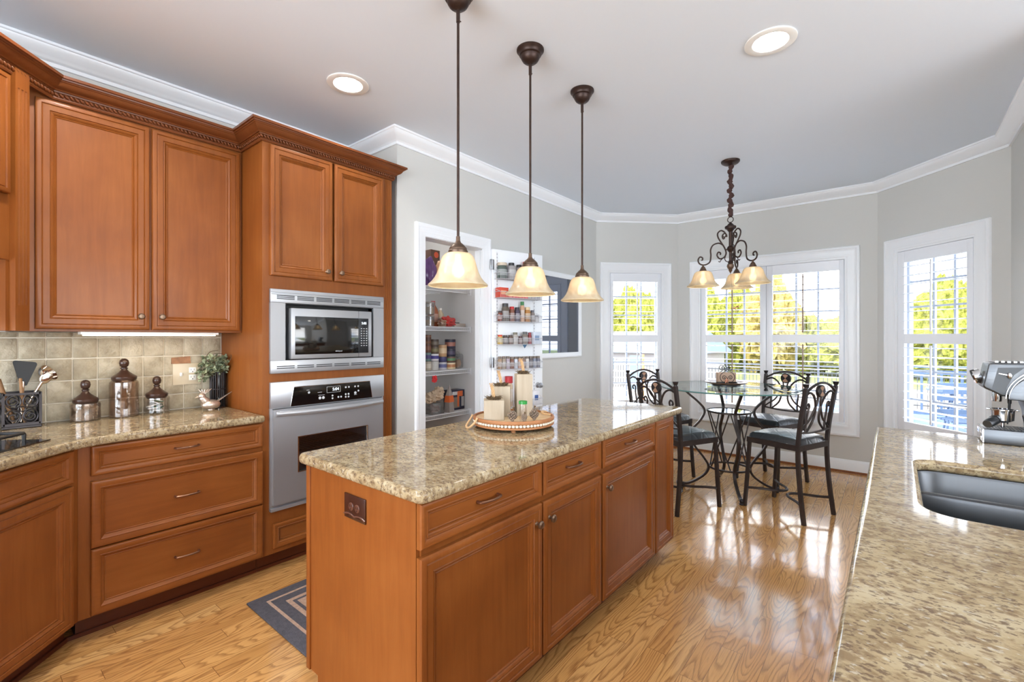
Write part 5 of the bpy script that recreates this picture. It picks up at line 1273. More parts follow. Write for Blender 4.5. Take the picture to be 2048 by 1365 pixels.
t = thing('phone_tablet', 'thin black tablet lying on the left of the turntable', 'tablet', (sx-.075, sy-.07, nz_+.002), nr+.1)
mb = MB(); mb.box(-.055, -.03, 0, .055, .03, .008, .002); build('slab', mb, 'black_gloss', t)

# ------------------------------------------------------------------ counter stools
def stool(label, x, y, fx, fy, seat_lab=None):
    rz = math.atan2(fy, fx)-PI/2
    t = thing('counter_stool', label, 'stool', (x, y, 0), rz, 'metal counter stools around the glass table')
    for s in (-1, 1):
        mb = MB(); P = smoothpts([(s*.205, -.235, 0), (s*.200, -.205, .25), (s*.198, -.190, .50), (s*.200, -.205, .70), (s*.205, -.250, .985)], 6); mb.tube(P, .0175, 4, flat=1.0); lg = build('rear_post', mb, 'iron_brown', t)
        mb = MB(); mb.T = Matrix.Translation((s*.205, -.250, .985)); mb.lathe([(.012, 0), (.012, .008), (.017, .014), (.021, .030), (.022, .034), (.001, .036)], 16); build('finial', mb, 'iron_black', lg)
        mb = MB(); P = smoothpts([(s*.200, .225, 0), (s*.196, .205, .25), (s*.190, .190, .52)], 6); mb.tube(P, .0165, 4); build('front_leg', mb, 'iron_brown', t)
    mb = MB()
    frame(mb, (-.205, -.205, .52), (1, 0, 0), (0, 1, 0), (0, 0, 1), .41, .41, [(0, 0), (0, .042), (.022, .042), (.022, 0)]); build('seat_frame', mb, 'iron_brown', t)
    # cushion
    bm = bmesh.new(); n = 28; g = []
    for j in range(n+1):
        row = []
        for i in range(n+1):
            u, v = i/n*2-1, j/n*2-1; k = 1-.10*(u*u*v*v)
            e = max(abs(u), abs(v)); X_ = u*.212*k; Y_ = v*.212*k+.008
            zz = .600+.020*(1-u*u)*(1-v*v)+.004*(math.cos(v*3.1)) - .038*max(0, (e-.86)/.14)**2
            row.append(bm.verts.new((X_, Y_, zz)))
        g.append(row)
    for j in range(n):
        for i in range(n): bm.faces.new((g[j][i], g[j][i+1], g[j+1][i+1], g[j+1][i]))
    edge = [g[0][i] for i in range(n)]+[g[j][n] for j in range(n)]+[g[n][n-i] for i in range(n)]+[g[n-j][0] for j in range(n)]
    low = [bm.verts.new((v.co.x*.97, v.co.y*.97, .5625)) for v in edge]
    for i in range(len(edge)): bm.faces.new((edge[i], edge[(i+1) % len(edge)], low[(i+1) % len(edge)], low[i]))
    bm.faces.new(low); mb = MB(); mb.bm(bm); cu = build('seat', mb, 'leather_quilted', t, smooth=60)
    mb = MB()
    for i in range(-3, 4):
        for j in range(-3, 4):
            if (i+j) % 2 == 0:
                u, v = i/3.6, j/3.6; mb.ball((u*.212, v*.212+.008, .601+.020*(1-u*u)*(1-v*v)+.004*math.cos(v*3.1)), .0028, (1, 1, .6), 8, 4)
    build('studs', mb, 'chrome', cu)
    yb = lambda z: -.205-.045*max(0, (z-.70)/.285)
    def bp(x, z): return (x, yb(z), z)
    mb = MB(); mb.tube(smoothpts([bp(-.200, .952), bp(-.13, .990), bp(-.06, 1.012), bp(0, 1.018), bp(.06, 1.012), bp(.13, .990), bp(.200, .952)], 5), .012, 6, flat=.8); build('top_rail', mb, 'iron_brown', t)
    mb = MB(); mb.tube(smoothpts([bp(-.198, .660), bp(-.10, .650), bp(0, .647), bp(.10, .650), bp(.198, .660)], 4), .0115, 6, flat=.7); build('lower_rail', mb, 'iron_brown', t)
    for s in (-1, 1):
        mb = MB()
        mb.tube(smoothpts([bp(s*.198, .930), bp(s*.14, .950), bp(s*.085, .925), bp(s*.045, .87), bp(s*.030, .80), bp(s*.050, .72), bp(s*.120, .653)], 6), .0085, 6)
        mb.tube(smoothpts([bp(s*.030, .925), bp(s*.020, .88), bp(s*.055, .80), bp(s*.095, .74), bp(s*.150, .70), bp(s*.192, .665)], 6), .0075, 6)
        mb.tube(smoothpts([bp(s*.130, .655), bp(s*.128, .72), bp(s*.130, .80), bp(s*.122, .845), bp(s*.135, .868), bp(s*.155, .860), bp(s*.158, .840), bp(s*.146, .835)], 5), .0075, 6)
        build('scroll', mb, 'iron_brown', t)
    mb = MB(); mb.T = Matrix.Translation((0, yb(.955)-.012, .955))@Matrix.Rotation(-PI/2, 4, 'X'); mb.lathe([(.046, 0), (.048, .004), (.048, .020), (.046, .024), (.001, .024)], 32); md = build('medallion', mb, 'iron_black', t)
    mb = MB()
    for side, yy in ((-1, -.0135), (1, .0130)):
        for q_ in (0, 1):
            a0 = PI/4+q_*PI; pts = [(0, 0)]+[(.038*math.cos(a0+k*PI/16), .038*math.sin(a0+k*PI/16)) for k in range(9)]
            m = len(pts); vs = [(x, yb(.955)+yy, .955+z) for x, z in pts]+[(x, yb(.955)+yy-.0016*(-side)*-1, .955+z) for x, z in pts]
            mb.add(vs, [tuple(range(m)), tuple(range(m, 2*m))[::-1]]+[(i, (i+1) % m, m+(i+1) % m, m+i) for i in range(m)])
    build('inlay', mb, 'tan_inlay', md, smooth=0)
    for s, zz in ((1, .150), (-1, .128)):
        mb = MB(); mb.tube(smoothpts([(-.200, s*.215, zz), (-.135, s*.150, zz), (-.065, s*.045, zz), (0, s*.010, zz), (.065, s*.045, zz), (.135, s*.150, zz), (.200, s*.215, zz)], 5), .0105, 6); build('footrest', mb, 'iron_brown', t)
    return t
def leather():
    m, tt, b = newmat('leather_quilted'); L = tt.links.new
    b.inputs['Base Color'].default_value = srgb(24, 26, 31); b.inputs['Roughness'].default_value = .40; b.inputs['Coat Weight'].default_value = .1
    co = node(tt, 'ShaderNodeTexCoord'); mp = node(tt, 'ShaderNodeMapping'); mp.inputs['Rotation'].default_value = (0, 0, PI/4); L(co.outputs['Object'], mp.inputs[0])
    sp = node(tt, 'ShaderNodeSeparateXYZ'); L(mp.outputs[0], sp.inputs[0]); outs = []
    for ax in ('X', 'Y'):
        mu = node(tt, 'ShaderNodeMath', operation='MULTIPLY'); mu.inputs[1].default_value = 12.0; L(sp.outputs[ax], mu.inputs[0])
        fr = node(tt, 'ShaderNodeMath', operation='PINGPONG'); fr.inputs[1].default_value = .5; L(mu.outputs[0], fr.inputs[0])
        sm = node(tt, 'ShaderNodeMath', operation='MULTIPLY'); sm.inputs[1].default_value = 8; sm.use_clamp = True; L(fr.outputs[0], sm.inputs[0]); outs.append(sm)
    mi = node(tt, 'ShaderNodeMath', operation='MINIMUM'); L(outs[0].outputs[0], mi.inputs[0]); L(outs[1].outputs[0], mi.inputs[1])
    bp = node(tt, 'ShaderNodeBump', i_Strength=.45, i_Distance=.003); L(mi.outputs[0], bp.inputs['Height']); L(bp.outputs[0], b.inputs['Normal'])
leather()
stool('dark metal counter stool with black quilted seat, at the far end of the island', -1.350, 3.800, .42, .91)
stool('dark metal stool with black quilted seat nearest the sink worktop, turned toward the table', -.645, 4.190, -.935, .355)
stool('dark metal stool with black quilted seat behind the table, in front of the double window', -.900, 4.965, -.37, -.93)
stool('dark metal counter stool in front of the narrow left window, mostly hidden', -1.780, 4.500, .92, -.38)

# ------------------------------------------------------------------ chandelier bird ornament
t = thing('hanging_bird', 'tiny copper hummingbird ornament hanging on a thread below the chandelier', 'ornament', (CX+.03, CY, 1.60))
mb = MB(); mb.ball((0, 0, 0), .008, (1.5, .7, .8)); mb.tube([(-.010, 0, .003), (-.034, 0, .010)], [.002, .0006], 6); mb.add([(0, 0, .004), (.028, .012, .022), (.036, .010, .010), (0, 0, .001), (.028, -.014, .018), (.036, -.010, .006)], [(0, 1, 2), (3, 4, 5)]); mb.tube([(.01, 0, -.002), (.016, 0, -.030)], [.004, .002], 6); build('bird', mb, 'star_copper', t)
mb = MB(); mb.tube([(0, 0, .006), (-.03, 0, .295)], .0006, 4); build('thread', mb, 'twig', t)

# ------------------------------------------------------------------ pantry shelves and goods
def wire_shelf(label, z):
    t = thing('wire_shelf', label, 'shelf', (-3.4, 2.68, z), 0, 'white wire shelves in the pantry')
    x0, x1, y0, y1 = -3.745, -3.10, 2.205, 3.155
    mb = MB()
    for x in (x0+.01, x0+.22, x1-.22, x1): mb.tube([(x, y0, z-.004), (x, y1, z-.004)], .0035, 6)
    mb.tube([(x1+.003, y0, z-.036), (x1+.003, y1, z-.036)], .0035, 6)
    build('rail', mb, 'white_wire', t, world=True)
    mb = MB(); k = 0; y = y0+.006
    while y < y1:
        mb.tube([(x0, y, z-.0015), (x1, y, z-.0015), (x1+.004, y, z-.006), (x1+.004, y, z-.038)], .0017, 4); y += .0125
    tag(build('wires', mb, 'white_wire', t, world=True), kind='stuff')
    mb = MB(); mb.box(x1-.03, y1-.006, z-.055, x1+.02, y1+.004, z+.006, .002); build('end_bracket', mb, 'white_wire', t, world=True)
SH = (1.802, 1.450, 1.058, .672)
for z, nm in zip(SH, ('highest white wire shelf in the pantry', 'second white wire shelf from the top in the pantry', 'third white wire shelf from the top, holding cans', 'lowest visible white wire shelf in the pantry')): wire_shelf(nm, z)

plain('soft_globe', (255, 255, 255), .4, emit=(255, 250, 243), es=2)
t = thing('pantry_light', 'small ceiling light inside the pantry, hidden above the door opening', 'ceiling light', (-3.33, 2.68, 2.6))
mb = MB(); mb.lathe([(.11, -.0005), (.11, -.02), (.10, -.03)], 28); build('base', mb, 'white_plastic', t)
mb = MB(); mb.lathe([(.095, -.031), (.085, -.06), (.05, -.08), (.001, -.085)], 28); build('globe', mb, 'soft_globe', t)
light('pantry_glow', 'POINT', (-3.33, 2.68, 2.44), 2.6, size=.05)
def matc(col, rough=.5):
    k = 'c_%02x%02x%02x_%d' % (*col, int(rough*100))
    if k not in MATS: plain(k, col, rough, var=.08, vscale=20)
    return k
def can(label, x, y, z, r, h, body, band=None, lid=(150, 148, 144), cat='can', group='food cans and jars on the pantry shelves', name='food_can'):
    t = thing(name, label, cat, (x, y, z), 0, group)
    mb = MB(); mb.lathe([(r*.96, 0), (r, .003), (r, h-.004), (r*.96, h)], 24); build('body', mb, matc(body), t)
    if band: mb = MB(); mb.lathe([(r*1.01, h*.28), (r*1.01, h*.72)], 24, close=False); build('label_band', mb, matc(band), t)
    mb = MB(); mb.lathe([(r*.99, h-.002), (r*.99, h+.002), (r*.90, h+.002), (r*.88, h-.0005), (.001, h-.0005)], 24); build('lid', mb, matc(lid, .3), t)
    return t
XS = -3.20
z = SH[2]+.001
stk = [ # y, list of (h, r, body, band, desc)
 (2.724, .029, [(.082, (168, 156, 140), (196, 186, 170), 'pale can at the bottom of the leftmost column'), (.075, (96, 120, 118), (70, 60, 110), 'teal can second in the leftmost column'), (.075, (92, 54, 40), (120, 78, 60), 'brown can third in the leftmost column'), (.078, (116, 78, 58), (82, 50, 38), 'brown can on top of the leftmost column')]),
 (2.795, .042, [(.082, (190, 186, 180), None, 'clear jar at the bottom of the second column'), (.064, (216, 212, 214), (70, 60, 130), 'white can with purple band second in its column'), (.060, (96, 80, 62), (120, 110, 74), 'olive can third in the second column'), (.062, (74, 60, 52), (104, 92, 78), 'dark can on top of the second column')]),
 (2.890, .045, [(.070, (180, 178, 186), (90, 92, 130), 'silver can at the bottom of the third column'), (.045, (60, 58, 100), None, 'short navy tin second in the third column'), (.108, (180, 142, 104), (206, 180, 146), 'tall tan carton can on top of the third column')]),
 (2.992, .050, [(.062, (214, 194, 158), (176, 120, 80), 'wide cream tub at the bottom of the fourth column'), (.052, (104, 76, 60), (90, 130, 90), 'can with green band second in the fourth column'), (.068, (44, 42, 60), (70, 60, 80), 'dark navy can third in the fourth column'), (.086, (40, 40, 56), (150, 96, 80), 'dark can with red band on top of the fourth column')])]
for y, r, L_ in stk:
    zz = z
    for h_, body, band, desc in L_:
        can(desc+' on the third pantry shelf', XS, y, zz, r, h_, body, band, (60, 52, 46)); zz += h_+.0022
t = thing('bread_bag', 'clear bag of bagels at the right end of the third pantry shelf', 'bread', (XS, 3.095, z), 0)
mb = MB(); mb.box(-.04, -.045, 0, .04, .04, .14, .02); mb.ball((0, -.01, .13), .032, (.9, .8, 1)); build('bag', mb, 'clear_plastic', t)
mb = MB(); mb.ball((0, -.012, .045), .034, (.7, .7, 1.2)); mb.ball((0, .012, .05), .03, (.7, .6, 1.3)); build('bagel', mb, matc((170, 134, 100)), t)
z = SH[1]+.001
for k, (zz, h_, lab) in enumerate(((z, .095, 'lower clear food container stacked on the second pantry shelf'), (z+.103, .115, 'upper clear food container with grey lid on the second pantry shelf'))):
    t = thing('food_container', lab, 'container', (XS, 2.742, zz), 0, 'clear containers on the second pantry shelf')
    mb = MB(); mb.lathe([(.040, 0), (.044, .004), (.045, h_-.012), (.042, h_-.012), (.041, .006), (.001, .006)], 24); build('tub', mb, 'clear_plastic', t)
    mb = MB(); mb.lathe([(.038, .008), (.040, h_*.6), (.001, h_*.62)], 20); build('contents', mb, matc(((176, 140, 100), (196, 170, 140))[k]), t)
    mb = MB(); mb.lathe([(.046, h_-.012), (.047, h_-.002), (.044, h_), (.001, h_)], 24); build('lid', mb, matc((150, 140, 134)), t)
def bottle(label, x, y, z, r, h, body, cap, name='bottle', cat='bottle', group=None, mat=None):
    t = thing(name, label, cat, (x, y, z), 0, group)
    mb = MB(); mb.lathe([(r*.92, 0), (r, .004), (r, h*.58), (r*.9, h*.68), (r*.42, h*.84), (r*.36, h*.90)], 22); build('body', mb, mat or matc(body, .2), t)
    mb = MB(); mb.lathe([(r*.42, h*.89), (r*.42, h)], 16); build('cap', mb, matc(cap), t)
    mb = MB(); mb.lathe([(r*1.012, h*.18), (r*1.012, h*.5)], 22, close=False); build('label_band', mb, matc(tuple(min(255, int(c*.6+90)) for c in body)), t)
bottle('amber soda bottle with red cap at the back of the second pantry shelf', XS-.06, 2.835, z, .048, .235, (150, 86, 56), (170, 40, 40))
bottle('small clear bottle with pale cap on the second pantry shelf', XS-.06, 2.925, z, .034, .175, (190, 170, 140), (226, 220, 210))
t = thing('snack_bag', 'crumpled red snack bag lying on the second pantry shelf', 'bag', (XS+.05, 2.915, z), .3)
def crumple(c, s, seed, n=3, amp=.25):
    bm = bmesh.new(); bmesh.ops.create_icosphere(bm, subdivisions=n, radius=1); r = random.Random(seed)
    ph = [r.uniform(0, 6) for _ in range(9)]
    for v in bm.verts:
        p = v.co.copy(); k = 1+amp*(math.sin(p.x*5+ph[0])*math.cos(p.y*6+ph[1])+.6*math.sin(p.z*9+ph[2]+p.x*4)+.4*math.sin(p.y*13+ph[3]))
        p = p*k; v.co = Vector((c[0]+p.x*s[0], c[1]+p.y*s[1], max(c[2]-s[2], c[2]+p.z*s[2])))
    return bm
mb = MB(); mb.bm(crumple((0, 0, .048), (.045, .105, .048), 4)); build('bag', mb, 'c_red', t) if 'c_red' in MATS else build('bag', mb, matc((176, 44, 40), .25), t, smooth=20)
mb = MB(); mb.bm(crumple((.0, -.09, .035), (.04, .05, .034), 9)); build('foil_end', mb, matc((150, 116, 96), .3), t, smooth=20)
t = thing('flat_tin', 'flat grey box at the right end of the second pantry shelf', 'box', (XS, 3.075, z))
mb = MB(); mb.box(-.05, -.075, 0, .05, .072, .034, .003); build('box', mb, matc((172, 160, 148)), t)
mb = MB(); mb.box(-.045, -.07, .035, .04, .0, .042, .002); build('lid', mb, matc((52, 48, 46)), t)
z = SH[0]+.001
t = thing('purple_bag', 'shiny purple plastic snack bag at the left of the top pantry shelf', 'bag', (XS, 2.745, z))
mb = MB(); mb.bm(crumple((0, 0, .135), (.05, .065, .13), 12, 4, .09)); build('bag', mb, matc((96, 62, 110), .2), t, smooth=20)
t = thing('patterned_bag', 'white bag with orange pattern beside the purple bag on the top pantry shelf', 'bag', (XS+.01, 2.862, z))
mb = MB(); mb.bm(crumple((0, 0, .125), (.045, .052, .125), 22, 3, .08)); build('bag', mb, 'c_pat', t) if 'c_pat' in MATS else build('bag', mb, matc((200, 150, 110), .5), t)
mb = MB(); rn = random.Random(2)
for k in range(16): mb.ball((.047, rn.uniform(-.03, .03), rn.uniform(.05, .20)), .008, (.4, 1, 1.2), 8, 5)
build('printed_spots', mb, matc((196, 92, 50)), t)
t = thing('brown_box', 'dark brown carton with an orange circle standing at the back of the top pantry shelf', 'box', (XS-.13, 2.90, z))
mb = MB(); mb.box(-.05, -.055, 0, .03, .055, .365, .002); build('carton', mb, matc((84, 54, 42)), t)
mb = MB(); mb.T = Matrix.Translation((.0300, .01, .32))@Matrix.Rotation(PI/2, 4, 'Y'); mb.lathe([(.028, 0), (.028, .001)], 24); build('circle_print', mb, matc((206, 84, 50)), t)
t = thing('flour_bag', 'round brown paper bag behind the nearest pendant shade on the top pantry shelf', 'bag', (XS, 2.975, z))
mb = MB(); mb.bm(crumple((0, 0, .13), (.05, .055, .13), 33, 3, .07)); build('bag', mb, matc((140, 96, 68), .8), t)
z = SH[3]+.001
t = thing('plastic_bin', 'clear plastic bin of brown packets on the lowest visible pantry shelf', 'bin', (XS, 2.775, z))
mb = MB(); mb.prism(rounded([(-.075, -.075), (.075, -.075), (.075, .08), (-.075, .08)], [.02]*4), 0, .004)
q = rounded([(-.078, -.078), (.078, -.078), (.078, .083), (-.078, .083)], [.02]*4); mb.sweep([(0, 0), (0, .095), (.003, .095), (.003, 0)], q, True); build('bin', mb, 'clear_plastic', t)
mb = MB(); mb.bm(crumple((0, 0, .040), (.062, .062, .034), 5)); build('contents', mb, matc((126, 84, 62)), t)
for i, (dy_, dz_, s) in enumerate(((-.035, .135, .06), (.03, .150, .07), (.075, .185, .045))):
    t = thing('paper_bag', 'crumpled kraft paper bag in the plastic bin, '+('left', 'middle', 'topmost right')[i]+' of three', 'bag', (XS+.0, 2.775+dy_, z+dz_-.03), i*1.1, 'kraft paper bags in the pantry bin')
    mb = MB(); mb.bm(crumple((0, 0, .03), (s, s*1.1, .045), 40+i, 3, .22)); build('bag', mb, 'kraft', t, smooth=15)
t = thing('caulk_tube', 'grey pointed carton with orange band on the lowest visible pantry shelf', 'carton', (XS+.06, 2.925, z), .2)
mb = MB(); mb.add([(-.03, -.038, 0), (.03, -.038, 0), (.03, .038, 0), (-.03, .038, 0), (-.02, -.03, .15), (.02, -.03, .15), (.02, .026, .15), (-.02, .026, .15), (0, 0, .255)], [(0, 1, 2, 3), (0, 1, 5, 4), (1, 2, 6, 5), (2, 3, 7, 6), (3, 0, 4, 7), (4, 5, 8), (5, 6, 8), (6, 7, 8), (7, 4, 8)]); build('carton', mb, matc((150, 140, 134)), t, smooth=0)
mb = MB(); mb.add([(-.029, -.037, .09), (.029, -.037, .09), (.029, .036, .09), (-.029, .036, .09), (-.0235, -.033, .15), (.0235, -.033, .15), (.0235, .030, .15), (-.0235, .030, .15)], [(0, 1, 5, 4), (1, 2, 6, 5), (2, 3, 7, 6), (3, 0, 4, 7)]); build('orange_band', mb, 'orange_card', t, smooth=0)
t = thing('tool_box_carton', 'dark blue printed carton at the right end of the lowest visible pantry shelf', 'box', (XS-.02, 3.065, z))
mb = MB(); mb.box(-.06, -.085, 0, .05, .085, .185, .002); build('carton', mb, matc((48, 46, 66)), t)
mb = MB(); mb.box(.0502, -.08, .02, .0512, .02, .12); build('grey_print', mb, matc((130, 116, 102)), t, smooth=0)
mb = MB(); mb.box(.0502, .0, .125, .0512, .06, .175); mb.box(.0502, -.01, .03, .0516, .012, .17); build('orange_print', mb, 'orange_card', t, smooth=0)
mb = MB()
for k in range(5): mb.box(.0502, -.07+k*.014, .14, .0511, -.062+k*.014, .172)
for k in range(4): mb.box(.0502, .045+k*.009, .03, .0511, .049+k*.009, .12)
build('white_stripes', mb, 'white_plastic', t, smooth=0)
t = thing('hanging_packet', 'small red packet hanging under the third pantry shelf', 'packet', (-3.095, 2.71, SH[2]-.075))
mb = MB(); mb.bm(crumple((0, 0, .005), (.012, .028, .03), 71)); build('packet', mb, matc((196, 30, 34), .3), t, smooth=20)

# ------------------------------------------------------------------ pantry door, opened against the wall, with wire racks
DA = math.atan2(.969, .247)
HX, HY = -2.748, 3.082
W_ = .575; TH = .036
t = thing('pantry_door', 'white pantry door standing open against the wall, carrying wire racks', 'door', (HX, HY, 0), DA)
# local x along the door, local -y toward the room
mb = MB(); mb.box(0, 0, .012, W_, TH, 2.140, .002)
db = build('door_slab', mb, 'trim_white', t)
for z in (2.0, 1.13, .30):
    mb = MB(); mb.box(-.028, -.003, z-.045, .014, .0005, z+.045, .001); mb.tube([(-.006, -.005, z-.045), (-.006, -.005, z+.045)], .006, 10); build('hinge', mb, 'hinge_metal', t)
for s in (-1, 1):
    mb = MB(); mb.T = Matrix.Translation((W_-.06, TH/2+s*TH/2, .90))@Matrix.Rotation(-s*PI/2, 4, 'X'); mb.lathe([(.026, 0), (.026, .004), (.010, .010), (.009, .022), (.020, .030), (.026, .044), (.022, .056), (.001, .060)], 24); mb.T = None; build('door_knob', mb, 'hinge_metal', t)
t = thing('door_rack', 'tall white wire rack of six baskets mounted on the open pantry door', 'rack', (HX, HY, 0), DA)
for x in (.042, .467):
    mb = MB(); mb.box(x-.009, -.006, .35, x+.009, -.0003, 2.115); st = build('slotted_strip', mb, 'white_wire', t, smooth=0)
    mb = MB()
    for k in range(58): mb.box(x-.002, -.0066, .38+k*.03, x+.002, -.0060, .392+k*.03)
    build('slots', mb, 'dark_grey', st, smooth=0)
RZ = [(1.872, .012, .49), (1.705, .012, .49), (1.495, .012, .49), (1.292, .012, .49), (1.072, .012, .50), (.735, .012, .50)]
for z, a, b in RZ:
    y0, y1 = -.010, -.098
    mb = MB()
    for zz in (z-.002, z+.052): mb.tube([(a, y0, zz), (a, y1, zz), (b, y1, zz), (b, y0, zz)], .0024, 6)
    mb.tube([(a, y0, zz+.03), (a, y1, z+.052)], .002, 5); mb.tube([(b, y0, zz+.03), (b, y1, z+.052)], .002, 5); bk = build('basket', mb, 'rack_strip', t)
    mb = MB(); k = a+.006
    while k < b: mb.tube([(k, y0, z-.002), (k, y1, z-.002), (k, y1-.001, z+.052)], .0013, 4); k += .0145
    tag(build('basket_wires', mb, 'rack_strip', bk), kind='stuff')
Ud = Vector((math.cos(DA), math.sin(DA), 0)); Nd = Vector((math.sin(DA), -math.cos(DA), 0))
def onrack(x, off, z): p = Vector((HX, HY, 0))+Ud*x+Nd*off; return (p.x, p.y, z)
def jar(label, x, zi, r, h, body, cap, capr=.8, off=.052, group='spice jars and bottles in the door racks', name='spice_jar', cat='jar', caph=.18, clear=False):
    z = RZ[zi][0]+.0005
    t = thing(name, label, cat, onrack(x, off, z), DA, group)
    mb = MB(); mb.lathe([(r*.95, 0), (r, .003), (r, h*(1-caph)*.86), (r*.78, h*(1-caph))], 18); build('body', mb, matc(body, .2), t)
    mb = MB(); mb.lathe([(r*capr, h*(1-caph)-.001), (r*capr, h-.002), (r*capr*.94, h)], 18); build('lid', mb, matc(cap, .4), t)
    mb = MB(); mb.lathe([(r*1.015, h*.2), (r*1.015, h*.58)], 18, close=False); build('label_band', mb, matc(tuple(min(255, int(c*.45+110)) for c in body)), t)
jar('wide dark green tub with tan lid, first in the top door basket', .066, 0, .044, .142, (84, 96, 90), (206, 190, 168), .98, .05)
jar('square-ish clear canister with black lid, second in the top door basket', .168, 0, .043, .150, (156, 152, 152), (38, 38, 40), .62, .05)
jar('clear canister with black lid, third in the top door basket', .254, 0, .036, .140, (146, 136, 134), (36, 36, 38), .7, .05)
jar('large clear jar with red lid, fourth in the top door basket', .338, 0, .046, .176, (208, 190, 188), (186, 44, 50), .72, .05, caph=.13)
jar('brown jar with black lid, fifth in the top door basket', .432, 0, .038, .130, (130, 100, 80), (40, 36, 36), .8, .05)
def carton(label, x0, x1, zi, h, col, name='tea_carton', cat='box', d=.07, off=.05, grp=None, deco=None):
    z = RZ[zi][0]+.0005
    t = thing(name, label, cat, onrack((x0+x1)/2, off, z), DA, grp); w_ = (x1-x0)/2
    mb = MB(); mb.box(-w_, -d/2, 0, w_, d/2, h, .0015); build('carton', mb, matc(col), t)
    if deco: mb = MB(); mb.box(-w_*.7, -d/2-.001, h*.3, w_*.5, -d/2-.0002, h*.7); build('printed_panel', mb, matc(deco), t, smooth=0)
carton('red and orange carton at the left of the second door basket', .018, .112, 1, .088, (206, 74, 52), deco=(240, 170, 120))
for k in range(6): carton('pink-red packet in the second door basket, '+('first', 'second', 'third', 'fourth', 'fifth', 'sixth')[k]+' right of the orange carton', .118+k*.036, .150+k*.036, 1, .062+.004*(k % 2), (214, 110-8*(k % 3), 100), 'mix_packet', 'packet', grp='mix packets in the second door basket')
for k in range(4): carton('grey packet in the second door basket, '+('first', 'second', 'third', 'fourth')[k]+' after the pink ones', .336+k*.037, .370+k*.037, 1, .060, (170, 166, 170), 'mix_packet', 'packet', grp='mix packets in the second door basket')
J3 = [(.042, .022, .092, (120, 62, 48), (60, 44, 40), 'low brown jar with dark lid'), (.100, .034, .160, (96, 86, 76), (44, 42, 44), 'tall wide grey-brown jar with dark lid'), (.172, .026, .134, (130, 84, 66), (190, 42, 44), 'brown bottle with red lid'), (.232, .026, .130, (76, 68, 84), (44, 42, 48), 'dark jar with dark lid'), (.290, .022, .184, (190, 150, 120), (62, 120, 70), 'slim bottle with green cap'), (.350, .030, .136, (170, 120, 66), (212, 190, 150), 'honey jar with cream lid'), (.410, .022, .110, (130, 120, 116), (90, 90, 96), 'small grey jar'), (.460, .025, .062, (190, 186, 186), (70, 64, 60), 'short clear jar')]
for x, r, h, b, c, nm in J3: jar(nm+' in the third door basket', x, 2, r, h, b, c)
J4 = [(.044, .026, .084, (190, 160, 90), (196, 70, 40), 'yellow jar with orange lid'), (.100, .026, .080, (88, 76, 70), (60, 46, 44), 'dark brown jar'), (.155, .024, .082, (110, 84, 70), (70, 50, 46), 'red-brown jar'), (.210, .026, .106, (176, 168, 160), (120, 114, 96), 'clear jar with olive lid'), (.268, .020, .072, (120, 92, 84), (90, 60, 60), 'tiny red-brown jar'), (.322, .028, .112, (130, 118, 108), (90, 92, 90), 'grey jar with grey lid'), (.376, .018, .105, (150, 60, 60), (150, 50, 54), 'slim red bottle')]
for x, r, h, b, c, nm in J4: jar(nm+' in the fourth door basket', x, 3, r, h, b, c)
carton('white box with blue window at the right of the fourth door basket', .400, .486, 3, .112, (206, 214, 226), deco=(130, 150, 180))
t = thing('blue_sachet', 'small blue sachet poking out under the fourth door basket', 'sachet', onrack(.30, .078, 1.258), DA)
mb = MB(); mb.add([(-.026, 0, .030), (.026, 0, .030), (.0, 0, -.004), (-.026, .003, .030), (.026, .003, .030), (0, .003, -.004)], [(0, 1, 2), (5, 4, 3), (0, 3, 4, 1), (1, 4, 5, 2), (2, 5, 3, 0)]); build('sachet', mb, matc((60, 100, 130)), t, smooth=0)
cols = [(150, 124, 100), (160, 146, 130), (176, 160, 170), (120, 76, 56), (206, 212, 224), (190, 150, 130), (130, 104, 90), (214, 206, 200), (90, 84, 88), (130, 134, 150), (110, 110, 124)]
nth = ('first', 'second', 'third', 'fourth', 'fifth', 'sixth', 'seventh', 'eighth', 'ninth', 'tenth', 'eleventh')
for k, c in enumerate(cols): jar(nth[k]+' glass spice jar from the left in the fifth door basket, filled '+('tan', 'beige', 'mauve', 'brown', 'white', 'peach', 'umber', 'cream', 'charcoal', 'slate', 'dark blue')[k], .040+k*.0438, 4, .020, .112 if k < 3 else .106, c, (110, 96, 84), .85)
jar('red-lidded jar in the lowest door basket', .14, 5, .036, .27, (196, 170, 140), (176, 32, 40), 1.0, .05, caph=.22)
carton('white packet with blue lettering in the lowest door basket', .40, .47, 5, .12, (226, 226, 230), 'snack_packet', 'packet', deco=(60, 90, 150))
jar('low brown jar with tan lid in the lowest door basket', .25, 5, .03, .08, (130, 96, 76), (190, 160, 130))

# ------------------------------------------------------------------ outdoors
GZ = -1.2
def outmat(name, a, b, c, scale, rough=.9, bump=.0):
    m, t, bb = newmat(name); L = t.links.new
    co = node(t, 'ShaderNodeTexCoord'); n = node(t, 'ShaderNodeTexNoise', i_Scale=scale, i_Detail=5, i_Roughness=.65); L(co.outputs['Object'], n.inputs['Vector'])
    r = ramp(t, [(.32, srgb(*a)), (.5, srgb(*b)), (.66, srgb(*c))]); L(n.outputs['Fac'], r.inputs['Fac']); L(r.outputs[0], bb.inputs['Base Color']); bb.inputs['Roughness'].default_value = rough
    bb.inputs['Specular IOR Level'].default_value = .2
    if bump: bp = node(t, 'ShaderNodeBump', i_Strength=bump, i_Distance=.15); L(n.outputs['Fac'], bp.inputs['Height']); L(bp.outputs[0], bb.inputs['Normal'])
outmat('lawn', (88, 98, 56), (106, 115, 71), (120, 124, 83), 1.5)
outmat('patio', (128, 112, 101), (140, 126, 116), (152, 140, 129), 2.0)
